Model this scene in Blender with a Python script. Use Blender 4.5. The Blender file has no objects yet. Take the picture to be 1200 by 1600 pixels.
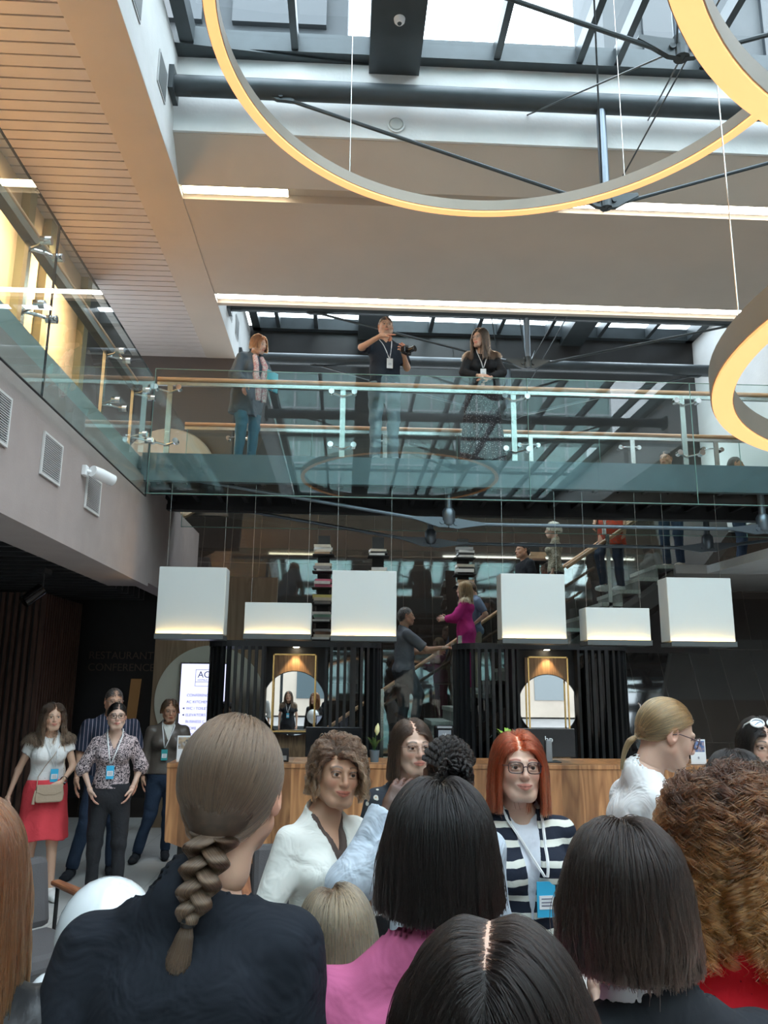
import bpy, math, random
import numpy as np
from mathutils import Vector, Matrix
random.seed(7); rng = np.random.default_rng(11)
PI = math.pi
SC = bpy.context.scene; COL = SC.collection

# ---------------------------------------------------------------- camera
CAM = np.array([0.0, 0.0, 1.85]); YAW, PITCH, ROLL, FPX = .0478, .2136, .0092, 1243.0
cy, sy, cp, sp = math.cos(YAW), math.sin(YAW), math.cos(PITCH), math.sin(PITCH)
c_f = np.array([sy*cp, cy*cp, sp]); c_r0 = np.array([cy, -sy, 0.0]); c_u0 = np.cross(c_r0, c_f)
c_r = c_r0*math.cos(ROLL) + c_u0*math.sin(ROLL); c_u = -c_r0*math.sin(ROLL) + c_u0*math.cos(ROLL)
cam = bpy.data.cameras.new('camera'); co = bpy.data.objects.new('camera', cam); COL.objects.link(co)
co.matrix_world = Matrix(((c_r[0], c_u[0], -c_f[0], CAM[0]), (c_r[1], c_u[1], -c_f[1], CAM[1]), (c_r[2], c_u[2], -c_f[2], CAM[2]), (0, 0, 0, 1)))
cam.sensor_fit = 'VERTICAL'; cam.sensor_height = 24.0; cam.lens = FPX/1600*24.0
cam.clip_start = .05; cam.clip_end = 300
SC.camera = co
SC.view_settings.view_transform = 'Standard'; SC.view_settings.look = 'None'; SC.view_settings.gamma = 1
SC.view_settings.use_curve_mapping = False; SC.view_settings.exposure = 0.6
SC.cycles.max_bounces = 10; SC.cycles.diffuse_bounces = 4; SC.cycles.glossy_bounces = 5
SC.cycles.transmission_bounces = 6; SC.cycles.transparent_max_bounces = 24
SC.cycles.caustics_reflective = False; SC.cycles.caustics_refractive = False
SC.cycles.sample_clamp_indirect = 6.0; SC.cycles.use_denoising = True

def at(px, py, Y):          # where a measured sight line meets the depth Y
    d = c_f*FPX + c_r*(px-600) + c_u*(800-py)
    return CAM + d*(Y/d[1])

# ---------------------------------------------------------------- sky and lights
W = bpy.data.worlds.new('overcast'); SC.world = W; W.use_nodes = True
nt = W.node_tree; bgn = nt.nodes['Background']
tc = nt.nodes.new('ShaderNodeTexCoord'); nz = nt.nodes.new('ShaderNodeTexNoise'); rp = nt.nodes.new('ShaderNodeValToRGB')
nz.inputs['Scale'].default_value = 1.6; nz.inputs['Detail'].default_value = 4
rp.color_ramp.elements[0].position = .3; rp.color_ramp.elements[0].color = (.62, .72, .80, 1)
rp.color_ramp.elements[1].position = .7; rp.color_ramp.elements[1].color = (.92, .97, 1.0, 1)
nt.links.new(tc.outputs['Generated'], nz.inputs['Vector']); nt.links.new(nz.outputs['Fac'], rp.inputs['Fac'])
nt.links.new(rp.outputs['Color'], bgn.inputs['Color']); bgn.inputs['Strength'].default_value = 7.0

def area(name, loc, rot, sx, sy_, power, col=(1, 1, 1), portal=False):
    l = bpy.data.lights.new(name, 'AREA'); l.shape = 'RECTANGLE'; l.size = sx; l.size_y = sy_; l.energy = power; l.color = col
    l.cycles.is_portal = portal
    o = bpy.data.objects.new(name, l); o.location = loc; o.rotation_euler = rot; COL.objects.link(o); return o
area('skylight_portal', (2.6, -2.4, 8.32), (0, 0, 0), 9.2, 19.4, 1, portal=True)
area('rear_skylight_portal', (2.3, 11.9, 8.42), (0, 0, 0), 8.2, 3.4, 1, portal=True)
area('street_window_portal', (2.0, -11.9, 2.2), (-PI/2, 0, 0), 14, 4.2, 1, portal=True)

# ---------------------------------------------------------------- helpers
MATS = {}
def mat(name, col, rough=.5, metal=0., spec=.5, nscale=0, namt=0., bump=0., bscale=40, emis=None, estr=0., coat=0., trans=0, sheen=0):
    if name in MATS: return MATS[name]
    m = bpy.data.materials.new(name); m.use_nodes = True; MATS[name] = m
    n = m.node_tree; b = n.nodes['Principled BSDF']
    b.inputs['Base Color'].default_value = (*col, 1); b.inputs['Roughness'].default_value = rough
    b.inputs['Metallic'].default_value = metal; b.inputs['Specular IOR Level'].default_value = spec
    b.inputs['Coat Weight'].default_value = coat; b.inputs['Sheen Weight'].default_value = sheen
    if emis: b.inputs['Emission Color'].default_value = (*emis, 1); b.inputs['Emission Strength'].default_value = estr
    t = n.nodes.new('ShaderNodeTexCoord')
    if namt:
        z = n.nodes.new('ShaderNodeTexNoise'); z.inputs['Scale'].default_value = nscale or 3; z.inputs['Detail'].default_value = 5
        n.links.new(t.outputs['Object'], z.inputs['Vector'])
        r = n.nodes.new('ShaderNodeValToRGB'); e = r.color_ramp.elements
        e[0].position = .3; e[1].position = .7
        e[0].color = (*[max(0, c*(1-namt)) for c in col], 1); e[1].color = (*[min(1, c*(1+namt)) for c in col], 1)
        n.links.new(z.outputs['Fac'], r.inputs['Fac']); n.links.new(r.outputs['Color'], b.inputs['Base Color'])
    if bump:
        z = n.nodes.new('ShaderNodeTexNoise'); z.inputs['Scale'].default_value = bscale; z.inputs['Detail'].default_value = 4
        n.links.new(t.outputs['Object'], z.inputs['Vector'])
        u = n.nodes.new('ShaderNodeBump'); u.inputs['Strength'].default_value = bump; u.inputs['Distance'].default_value = .02
        n.links.new(z.outputs['Fac'], u.inputs['Height']); n.links.new(u.outputs['Normal'], b.inputs['Normal'])
    return m

def glass(name, tint=(1, 1, 1), ior=1.5, boost=1.0, rough=0.0):
    m = bpy.data.materials.new(name); m.use_nodes = True; MATS[name] = m
    n = m.node_tree; n.nodes.clear(); o = n.nodes.new('ShaderNodeOutputMaterial'); mx = n.nodes.new('ShaderNodeMixShader')
    t = n.nodes.new('ShaderNodeBsdfTransparent'); g = n.nodes.new('ShaderNodeBsdfGlossy'); f = n.nodes.new('ShaderNodeFresnel')
    k = n.nodes.new('ShaderNodeMath'); k.operation = 'MULTIPLY'; k.use_clamp = True
    t.inputs['Color'].default_value = (*tint, 1); g.inputs['Roughness'].default_value = rough; g.inputs['Color'].default_value = (1, 1, 1, 1)
    f.inputs['IOR'].default_value = ior; ge = n.nodes.new('ShaderNodeNewGeometry'); iv = n.nodes.new('ShaderNodeMath'); iv.operation = 'MULTIPLY_ADD'; iv.inputs[1].default_value = -boost; iv.inputs[2].default_value = boost; n.links.new(ge.outputs['Backfacing'], iv.inputs[0]); n.links.new(iv.outputs[0], k.inputs[1])
    n.links.new(f.outputs[0], k.inputs[0]); n.links.new(k.outputs[0], mx.inputs[0]); n.links.new(t.outputs[0], mx.inputs[1])
    n.links.new(g.outputs[0], mx.inputs[2]); n.links.new(mx.outputs[0], o.inputs[0]); return m

class MB:
    def __init__(s): s.v = []; s.f = []; s.m = []
    def add(s, v, f, mi=0):
        k = len(s.v); s.v += [tuple(map(float, p)) for p in v]; s.f += [tuple(i+k for i in q) for q in f]; s.m += [mi]*len(f); return s
    def box(s, a, b, mi=0, M=None):
        x0, y0, z0 = a; x1, y1, z1 = b
        v = [(x0,y0,z0),(x1,y0,z0),(x1,y1,z0),(x0,y1,z0),(x0,y0,z1),(x1,y0,z1),(x1,y1,z1),(x0,y1,z1)]
        if M is not None: v = [tuple(M @ Vector(p)) for p in v]
        return s.add(v, [(0,3,2,1),(4,5,6,7),(0,1,5,4),(1,2,6,5),(2,3,7,6),(3,0,4,7)], mi)
    def prism(s, poly, a0, a1, axis='y', mi=0):   # polygon extruded along an axis
        n = len(poly)
        def P(p, t): return {'y': (p[0], t, p[1]), 'z': (p[0], p[1], t), 'x': (t, p[0], p[1])}[axis]
        v = [P(p, a0) for p in poly] + [P(p, a1) for p in poly]
        f = [tuple(range(n)), tuple(range(2*n-1, n-1, -1))] + [(i, i+n, (i+1) % n+n, (i+1) % n) for i in range(n)]
        return s.add(v, f, mi)
    def tube(s, pts, r, n=10, mi=0, closed=False, caps=True):
        P = [Vector(p) for p in pts]; m = len(P); rs = r if hasattr(r, '__len__') else [r]*m
        v = []; up = None
        for i, p in enumerate(P):
            if closed: t = (P[(i+1) % m]-P[i-1]).normalized()
            else: t = (P[min(i+1, m-1)]-P[max(i-1, 0)]).normalized()
            if up is None: up = Vector((0, 0, 1)) if abs(t.z) < .9 else Vector((1, 0, 0))
            a = t.cross(up).normalized(); b = a.cross(t).normalized(); up = b
            for k in range(n):
                w = 2*PI*k/n; v.append(p+a*(math.cos(w)*rs[i])+b*(math.sin(w)*rs[i]))
        f = []
        for i in range(m if closed else m-1):
            j = (i+1) % m
            for k in range(n): f.append((i*n+k, i*n+(k+1) % n, j*n+(k+1) % n, j*n+k))
        if caps and not closed: f += [tuple(range(n-1, -1, -1)), tuple((m-1)*n+k for k in range(n))]
        return s.add(v, f, mi)
    def lathe(s, prof, c=(0, 0, 0), n=24, mi=0, axis='z', closed=False):
        v = []
        for r, h in prof:
            for k in range(n):
                w = 2*PI*k/n; x, y = r*math.cos(w), r*math.sin(w)
                p = {'z': (x, y, h), 'y': (x, h, -y), 'x': (h, x, y)}[axis]
                v.append((p[0]+c[0], p[1]+c[1], p[2]+c[2]))
        f = []; m = len(prof)
        for i in range(m if closed else m-1):
            j = (i+1) % m
            for k in range(n): f.append((i*n+k, i*n+(k+1) % n, j*n+(k+1) % n, j*n+k))
        if not closed:
            if prof[0][0] > 1e-6: f.append(tuple(range(n-1, -1, -1)))
            if prof[-1][0] > 1e-6: f.append(tuple((m-1)*n+k for k in range(n)))
        return s.add(v, f, mi)
    def build(s, name, m, parent=None, smooth=False, bevel=0, loc=None):
        me = bpy.data.meshes.new(name); me.from_pydata(s.v, [], s.f); me.validate()
        ms = m if isinstance(m, (list, tuple)) else [m]
        for q in ms: me.materials.append(q)
        if len(ms) > 1 and len(me.polygons) == len(s.m): me.polygons.foreach_set('material_index', s.m)
        if smooth: me.shade_smooth()
        o = bpy.data.objects.new(name, me); COL.objects.link(o)
        if parent is not None: o.parent = parent
        if loc is not None: o.location = loc
        if bevel:
            b = o.modifiers.new('bevel', 'BEVEL'); b.width = bevel; b.segments = 2; b.limit_method = 'ANGLE'
        if smooth is True:
            try: me.set_sharp_from_angle(angle=math.radians(40))
            except Exception: pass
        return o

def thing(name, label, cat, loc=(0, 0, 0), rz=0, group=None):
    o = bpy.data.objects.new(name, None); COL.objects.link(o); o.location = loc; o.rotation_euler = (0, 0, rz)
    o.empty_display_size = .1; return tag(o, label, cat, group)
def tag(o, label=None, cat=None, group=None, kind=None):
    if label: o['label'] = label
    if cat: o['category'] = cat
    if group: o['group'] = group
    if kind: o['kind'] = kind
    return o
def struct(name, mb, m, label=None, cat=None, **k):
    o = mb.build(name, m, **k); o['kind'] = 'structure'
    if label: o['label'] = label
    if cat: o['category'] = cat
    return o
def dup(root, loc=None, label=None, rz=None):
    r = root.copy(); COL.objects.link(r)
    if loc is not None: r.location = loc
    if rz is not None: r.rotation_euler = (0, 0, rz)
    if label: r['label'] = label
    for ch in list(root.children):
        c = ch.copy(); COL.objects.link(c); c.parent = r
        for g in list(ch.children):
            d = g.copy(); COL.objects.link(d); d.parent = c
    return r
def text(name, body, size, m, loc, rot=(PI/2, 0, 0), parent=None, align='LEFT', ext=.001):
    c = bpy.data.curves.new(name, 'FONT'); c.body = body; c.size = size; c.align_x = align; c.extrude = ext; c.materials.append(m)
    tmp = bpy.data.objects.new('tmp', c); COL.objects.link(tmp); me = bpy.data.meshes.new_from_object(tmp.evaluated_get(bpy.context.evaluated_depsgraph_get())); bpy.data.objects.remove(tmp)
    me.name = name; o = bpy.data.objects.new(name, me); o.location = loc; o.rotation_euler = rot; COL.objects.link(o)
    if not me.materials: me.materials.append(m)
    if parent is not None: o.parent = parent
    return o

# ---------------------------------------------------------------- materials
def wood(name, c0, c1, axis='z', scale=1.0, rough=.4, plank=0.0, dark=None):
    m = bpy.data.materials.new(name); m.use_nodes = True; MATS[name] = m; n = m.node_tree; b = n.nodes['Principled BSDF']
    t = n.nodes.new('ShaderNodeTexCoord'); mp = n.nodes.new('ShaderNodeMapping'); s = {'x': (.35, 3, 3), 'y': (3, .35, 3), 'z': (3, 3, .35)}[axis]
    mp.inputs['Scale'].default_value = [q*scale for q in s]; n.links.new(t.outputs['Object'], mp.inputs['Vector'])
    z = n.nodes.new('ShaderNodeTexNoise'); z.inputs['Scale'].default_value = 1.6; z.inputs['Detail'].default_value = 2; z.inputs['Distortion'].default_value = .6
    n.links.new(mp.outputs[0], z.inputs['Vector'])
    mu = n.nodes.new('ShaderNodeMath'); mu.operation = 'MULTIPLY'; mu.inputs[1].default_value = 14
    fr = n.nodes.new('ShaderNodeMath'); fr.operation = 'PINGPONG'; fr.inputs[1].default_value = 1.0
    n.links.new(z.outputs['Fac'], mu.inputs[0]); n.links.new(mu.outputs[0], fr.inputs[0])
    z2 = n.nodes.new('ShaderNodeTexNoise'); z2.inputs['Scale'].default_value = 14; z2.inputs['Detail'].default_value = 6; n.links.new(mp.outputs[0], z2.inputs['Vector'])
    ad = n.nodes.new('ShaderNodeMath'); ad.operation = 'ADD'; n.links.new(fr.outputs[0], ad.inputs[0]); n.links.new(z2.outputs['Fac'], ad.inputs[1])
    dv = n.nodes.new('ShaderNodeMath'); dv.operation = 'MULTIPLY'; dv.inputs[1].default_value = .55; n.links.new(ad.outputs[0], dv.inputs[0])
    r = n.nodes.new('ShaderNodeValToRGB'); r.color_ramp.elements[0].position = .1; r.color_ramp.elements[1].position = .85
    r.color_ramp.elements[0].color = (*c0, 1); r.color_ramp.elements[1].color = (*c1, 1); n.links.new(dv.outputs[0], r.inputs['Fac'])
    out = r.outputs['Color']
    if plank:
        sx = n.nodes.new('ShaderNodeSeparateXYZ'); n.links.new(t.outputs['Object'], sx.inputs[0])
        d = n.nodes.new('ShaderNodeMath'); d.operation = 'DIVIDE'; d.inputs[1].default_value = plank; n.links.new(sx.outputs['X'], d.inputs[0])
        f = n.nodes.new('ShaderNodeMath'); f.operation = 'FLOOR'; n.links.new(d.outputs[0], f.inputs[0])
        w = n.nodes.new('ShaderNodeTexWhiteNoise'); w.noise_dimensions = '1D'; n.links.new(f.outputs[0], w.inputs['W'])
        mr = n.nodes.new('ShaderNodeMapRange'); mr.inputs['To Min'].default_value = .62; mr.inputs['To Max'].default_value = 1.25; n.links.new(w.outputs['Value'], mr.inputs['Value'])
        mx = n.nodes.new('ShaderNodeVectorMath'); mx.operation = 'SCALE'; n.links.new(out, mx.inputs[0]); n.links.new(mr.outputs[0], mx.inputs['Scale'])
        out = mx.outputs[0]
        # a different grain in every plank
        cb = n.nodes.new('ShaderNodeCombineXYZ'); mm = n.nodes.new('ShaderNodeMath'); mm.operation = 'MULTIPLY'; mm.inputs[1].default_value = 37
        n.links.new(w.outputs['Value'], mm.inputs[0]); n.links.new(mm.outputs[0], cb.inputs['Y'])
        va = n.nodes.new('ShaderNodeVectorMath'); va.operation = 'ADD'; n.links.new(t.outputs['Object'], va.inputs[0]); n.links.new(cb.outputs[0], va.inputs[1]); n.links.new(va.outputs[0], mp.inputs['Vector'])
    n.links.new(out, b.inputs['Base Color']); b.inputs['Roughness'].default_value = rough
    return m

def tiles(name, col, grout, sx, sy_, gap, rough, spec=.5, axes='XY', offset=.0, var=.1, coat=0.):
    m = bpy.data.materials.new(name); m.use_nodes = True; MATS[name] = m; n = m.node_tree; b = n.nodes['Principled BSDF']
    t = n.nodes.new('ShaderNodeTexCoord'); s = n.nodes.new('ShaderNodeSeparateXYZ'); c = n.nodes.new('ShaderNodeCombineXYZ')
    n.links.new(t.outputs['Object'], s.inputs[0]); n.links.new(s.outputs[axes[0]], c.inputs['X']); n.links.new(s.outputs[axes[1]], c.inputs['Y'])
    k = n.nodes.new('ShaderNodeTexBrick'); n.links.new(c.outputs[0], k.inputs['Vector'])
    k.inputs['Scale'].default_value = 1; k.inputs['Brick Width'].default_value = sx; k.inputs['Row Height'].default_value = sy_
    k.inputs['Mortar Size'].default_value = gap; k.inputs['Mortar Smooth'].default_value = .1; k.offset = offset; k.offset_frequency = 2
    k.inputs['Color1'].default_value = (*[q*(1-var) for q in col], 1); k.inputs['Color2'].default_value = (*[min(1, q*(1+var)) for q in col], 1); k.inputs['Mortar'].default_value = (*grout, 1)
    z = n.nodes.new('ShaderNodeTexNoise'); z.inputs['Scale'].default_value = 9; z.inputs['Detail'].default_value = 6; n.links.new(t.outputs['Object'], z.inputs['Vector'])
    mr = n.nodes.new('ShaderNodeMapRange'); mr.inputs['To Min'].default_value = 1-var; mr.inputs['To Max'].default_value = 1+var; n.links.new(z.outputs['Fac'], mr.inputs['Value'])
    mx = n.nodes.new('ShaderNodeVectorMath'); mx.operation = 'SCALE'; n.links.new(k.outputs['Color'], mx.inputs[0]); n.links.new(mr.outputs[0], mx.inputs['Scale'])
    n.links.new(mx.outputs[0], b.inputs['Base Color']); b.inputs['Roughness'].default_value = rough; b.inputs['Specular IOR Level'].default_value = spec; b.inputs['Coat Weight'].default_value = coat
    return m

M_TAUPE = mat('taupe_plaster', (.36, .30, .28), .9, nscale=4, namt=.05, bump=.08, bscale=60)
M_SOFFIT = mat('beige_soffit', (.49, .415, .345), .9, nscale=2, namt=.03, bump=.04, bscale=50)
M_WHITE = mat('white_plaster', (.68, .69, .68), .9, nscale=3, namt=.05, bump=.15, bscale=30)
M_SLATP = mat('beige_slat_panel', (.50, .445, .415), .45, nscale=2, namt=.03)
M_DARKGAP = mat('dark_gap', (.03, .025, .02), .9)
M_STEEL = mat('charcoal_steel', (.045, .055, .06), .42, metal=.3, nscale=6, namt=.1)
M_STEELB = mat('blue_grey_steel', (.075, .115, .13), .45, metal=.2, nscale=5, namt=.08)
M_ROD = mat('slate_rod_steel', (.16, .19, .22), .35, metal=.7)
M_INOX = mat('brushed_stainless', (.62, .62, .60), .25, metal=1., nscale=20, namt=.05)
M_CHROME = mat('chrome', (.8, .8, .8), .08, metal=1.)
M_GOLD = mat('polished_brass', (.75, .52, .2), .2, metal=1., nscale=10, namt=.05)
M_BRONZE = mat('champagne_bronze', (.26, .225, .18), .5, metal=.3, nscale=5, namt=.04)
M_BLACK = mat('matt_black', (.012, .012, .013), .55, nscale=8, namt=.15)
M_BLACKG = mat('gloss_black', (.01, .01, .011), .12)
M_OAK = wood('handrail_oak', (.42, .20, .10), (.62, .36, .2), 'x', 1.5, .4)
M_OAKY = wood('handrail_oak_long', (.42, .20, .10), (.62, .36, .2), 'y', 1.5, .4)
M_COUNTER = wood('walnut_veneer', (.20, .075, .028), (.48, .23, .095), 'z', .9, .38, plank=.17)
M_SLATW = wood('dark_walnut_slats', (.045, .02, .013), (.10, .05, .035), 'z', 1.4, .5)
M_BROWNSLAT = wood('brown_ribbed_panel', (.10, .055, .03), (.24, .15, .08), 'z', 2, .4)
M_FLOOR = tiles('grey_stone_floor', (.48, .47, .45), (.32, .31, .30), .9, .45, .004, .28, .5, 'YX', .5, .07)
M_DTILE = tiles('dark_glossy_tile', (.030, .023, .019), (.09, .075, .06), .46, 1.9, .0035, .045, 1.0, 'XZ', .0, .05, 1.0)
M_DTILE2 = tiles('black_glossy_tile', (.018, .015, .014), (.06, .052, .045), .42, 1.3, .003, .05, .8, 'XZ', .5, .05, .6)
M_GLASS = glass('balustrade_glass', (.93, .975, .965), 1.5, 1.35)
M_SKYGLASS = glass('skylight_glass', (.93, .97, .99), 1.45, .7)
M_LENS = glass('thin_lens', (.97, .97, .97), 1.4, 1.0)
M_GEDGE = mat('green_glass_edge', (.18, .32, .28), .15)
M_MIRROR = mat('mirror', (.85, .86, .85), .01, metal=1.)
M_STRIP = mat('warm_white_strip', (1, .9, .7), .5, emis=(1, .88, .62), estr=9)
M_STRIPW = mat('white_strip', (1, 1, 1), .5, emis=(1, .97, .86), estr=12)
M_RINGLED = mat('amber_led', (1, .7, .3), .5, emis=(1, .43, .15), estr=.72)
M_WPAPER = mat('white_card', (.8, .8, .8), .6)
M_SHOEW = mat('white_canvas', (.75, .74, .72), .7)
M_STONE = mat('pale_stone_step', (.42, .42, .38), .5, nscale=30, namt=.2)
M_CREAM = mat('cream_disc', (.62, .57, .47), .6, nscale=2, namt=.03)
M_LIGHTOAK = wood('tan_wood_wall', (.22, .14, .08), (.33, .22, .14), 'z', .8, .5)
M_ORANGE = mat('peach_painted_wall', (.72, .54, .36), .85, nscale=1.5, namt=.05)
# ================================================================ THE SETTING
XL, XR, ZS, ZK = -1.82, 7.1, 6.92, 8.15     # atrium edges, soffit height, skylight height
struct('floor', MB().box((-9, -12, -.2), (10, 14, 0)), M_FLOOR)
# first floor gallery slab and the taupe fascia below the glass, at the left
struct('wall_left', MB().box((-2.5, -12, 2.97), (-2.27, 12.2, 4.1)), M_TAUPE, 'long taupe wall band under the left gallery glass with grilles', 'wall')
struct('trim_1', MB().box((-2.5, -12, 4.12), (-2.36, 9.0, 4.36)), mat('gallery_edge_steel', (.30, .36, .34), .5, nscale=4, namt=.05), 'grey green steel edge of the left gallery floor', 'gallery edge')
struct('floor_gallery', MB().box((-5.2, -12, 4.1), (-2.5, 12.2, 4.35)), mat('gallery_slab', (.25, .23, .21), .7, nscale=3, namt=.08))
struct('ceiling_underside', MB().box((-2.72, -12, 2.93), (-2.27, 9.25, 2.97)), M_TAUPE)
cm = MB(); cm.box((-9, -12, 3.3), (-2.72, 12.2, 3.34))
struct('ceiling_lower', cm, M_BLACK)
for i in range(30):
    if i == 0: sl0 = tag(MB().box((-5.6, -.03, 0), (-2.75, .03, .22)).build('ceiling_baffle', M_BLACK, loc=(0, 3.2, 2.95)), 'black hanging baffle fin under the dark lower ceiling at the left', 'ceiling baffle', 'black ceiling baffles')
    else: q = sl0.copy(); COL.objects.link(q); q.location.y = 3.2+i*.27
struct('wall_rear_left', MB().box((-9, 12.0, 0), (-2.75, 12.2, 3.3)), M_BLACK)
struct('wall_far_left', MB().box((-9.1, -12, 0), (-9, 12.2, 3.3)), M_BLACK)
struct('wall_passage', MB().box((-2.58, 11.15, 0), (-.95, 11.25, 3.3)), M_LIGHTOAK, 'tan wooden wall behind the cream disc', 'wall')
# gallery back wall, warm lit
struct('wall_gallery', MB().box((-3.55, -12, 4.35), (-3.45, 9.6, ZS)), M_ORANGE, 'peach coloured lit wall at the back of the left gallery', 'wall')
for i, y in enumerate((3.5, 5.35, 5.95, 7.6, 8.2, 9.5)):
    struct('trim_%d' % (i+2), MB().box((-3.46, y, 4.35), (-3.36, y+.16, ZS)), mat('olive_door_frame', (.33, .31, .20), .5, nscale=3, namt=.05))
struct('wall_gallery_rear', MB().box((-5.2, 12.0, 4.35), (-1.82, 12.1, ZS)), mat('dark_brown_wall', (.06, .045, .038), .4, nscale=3, namt=.05))
# soffits: slatted part, plain part, cross beam
cs = MB()
y = -11.9
while y < 12: cs.box((-3.45, y, ZS), (-2.28, y+.118, ZS+.03)); y += .135
struct('ceiling_slatted', cs, M_SLATP, 'beige slatted ceiling over the left gallery', 'ceiling')
struct('ceiling_gallery', MB().box((-5.2, -12, ZS+.06), (-2.28, 12.2, ZS+.1)), M_DARKGAP)
struct('ceiling_plain', MB().box((-2.28, -12, ZS-.005), (XL, 12.9, ZS+.3)), M_SOFFIT, 'plain beige soffit strip beside the slatted ceiling', 'ceiling')
bm_ = MB().prism([(7.12, 7.26), (7.5, ZS+.02), (7.5, ZS+.09), (7.72, ZS+.09), (7.72, ZS), (9.85, ZS), (9.85, ZS+.09), (10.1, ZS+.09), (10.1, ZS), (10.18, ZS), (10.18, ZK), (7.12, ZK)], XL, XR+.9, 'x', 0)
struct('ceiling_beam', bm_, M_SOFFIT, 'broad beige ceiling beam between the two skylights', 'ceiling')
struct('wall_front_upper', MB().box((XL, 7.09, 7.27), (XR, 7.12, ZK)), M_WHITE, 'white upright band of the beam below the skylight frame', 'wall')
struct('wall_left_upper', MB().box((XL-.25, -12, ZS+.3), (XL, 13.6, ZK)), M_WHITE, 'rough white wall above the left soffit, with grilles', 'wall')
struct('wall_left_lip', MB().box((XL-.02, -12, ZS), (XL+.002, 13.0, ZS+.32)), M_WHITE)
struct('wall_right_upper', MB().box((XR, -12, ZS), (XR+.25, 7.12, ZK)), M_WHITE)
struct('ceiling_right', MB().box((XR, -12, ZS-.005), (10, 12.9, ZS)), M_SOFFIT)
struct('wall_right', MB().box((9.9, -12, 0), (10, 13.5, ZS)), M_TAUPE)
struct('floor_gallery_right', MB().box((8.3, -12, 4.1), (10, 13, 4.35)), M_TAUPE)
struct('wall_right_rear', MB().box((6.4, 10.18, 4.4), (6.6, 13.6, ZK)), M_WHITE, 'grey white wall at the right of the rear skylight', 'wall')
# rear wall of glossy dark tile, leaning back
TA = math.radians(11); MT = Matrix.Translation((0, 11.95, 0)) @ Matrix.Rotation(-TA, 4, 'X')
wr = struct('wall_rear', MB().box((-5.3, 0, 0), (10, .1, 5.05)), M_DTILE, 'tall glossy dark brown tile wall behind the stairs reflecting the skylight', 'wall'); wr.matrix_world = MT
struct('wall_rear_upper', MB().box((-5.2, 13.6, 4.95), (10, 13.7, ZK+.1)), mat('matt_dark_panel', (.028, .026, .025), .32, nscale=3, namt=.1), 'matt dark wall under the rear skylight, behind the footbridge', 'wall')
MT2 = Matrix.Translation((0, 9.55, 0)) @ Matrix.Rotation(-math.radians(25), 4, 'X')
wr2 = struct('wall_right_lower', MB().box((3.55, 0, 0), (8.2, .08, 2.75)), M_DTILE2, 'black tiled wall leaning back under the stair landing', 'wall'); wr2.matrix_world = MT2
# street side behind the photographer: glazed front
rw = MB(); rw.box((-9, -12.1, 4.4), (10, -12, ZK)); struct('wall_street', rw, M_TAUPE)
rw = MB()
for x in (-9, -6, -4.2, -2.4, -.6, 1.2, 3.0, 4.8, 6.6, 9.9): rw.box((x, -12.1, 0), (x+.1, -12, 4.4))
rw.box((-9, -12.1, 0), (10, -12, .3)); rw.box((-9, -12.1, 2.6), (10, -12, 2.72))
struct('window_3', rw, M_STEEL)
# the street outside the glazed front
struct('ground_street', MB().box((-40, -60, -.3), (40, -12.2, -.1)), mat('asphalt', (.12, .12, .12), .9, nscale=2, namt=.2))
sbd = thing('street_building', 'beige building across the street, seen only in reflections', 'building', (0, -30, 0)); MB().box((-30, -4, 0), (30, 0, 11)).build('facade', mat('street_facade', (.30, .26, .22), .8, nscale=.5, namt=.15), sbd)
wm = MB()
for fx in range(16):
    for fz in range(3): wm.box((-28+fx*3.6, -.02, 1.0+fz*3.4), (-26.2+fx*3.6, .04, 3.1+fz*3.4))
wm.build('window', mat('street_window', (.06, .08, .09), .1), sbd)
# ---- skylights
def skylight(name, x0, x1, y0, y1, bars, wide, skew=0.0, panes_y=1.3):
    r = thing(name, None, None); r['kind'] = 'structure'
    fr = MB()
    fr.box((x0, y1-.12, ZK), (x1, y1, ZK+.22)); fr.box((x0, y0, ZK), (x1, y0+.12, ZK+.22)); fr.box((x0, y0, ZK), (x0+.14, y1, ZK+.22)); fr.box((x1-.14, y0, ZK), (x1, y1, ZK+.22))
    fr.build('frame', M_STEEL, r)
    b = MB()
    for x in bars: b.box((x-.035, y0, ZK+.02), (x+.035, y1, ZK+.2))
    yy = y1-panes_y
    while yy > y0: b.box((x0, yy-.02, ZK+.12), (x1, yy+.02, ZK+.2)); yy -= panes_y
    b.build('glazing_bar', M_STEEL, r)
    for (a, c) in wide: MB().box((a, y0, ZK-.12), (c, y1+.03, ZK+.24)).build('main_beam', M_STEEL, r)
    MB().box((x0, y0, ZK+.225), (x1, y1, ZK+.24)).build('pane', M_SKYGLASS, r)
    return r
skylight('window_1', XL+.05, XR, -12, 7.09, (-.62, 1.46, 2.32, 2.72, 3.62, 4.6, 5.6, 6.5), ((.14, .66),), panes_y=3.4)
skylight('window_2', XL+.05, 6.4, 10.18, 13.6, (-1.3, -.62, 1.46, 2.32, 2.72, 3.62, 4.6, 5.5), ((.14, .66), (3.9, 4.3)), panes_y=1.2)
struct('trim_10', MB().prism([(XL, 6.9), (.2, 7.09), (XL, 7.09)], ZK-.02, ZK+.2, 'z'), M_STEEL)
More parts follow.
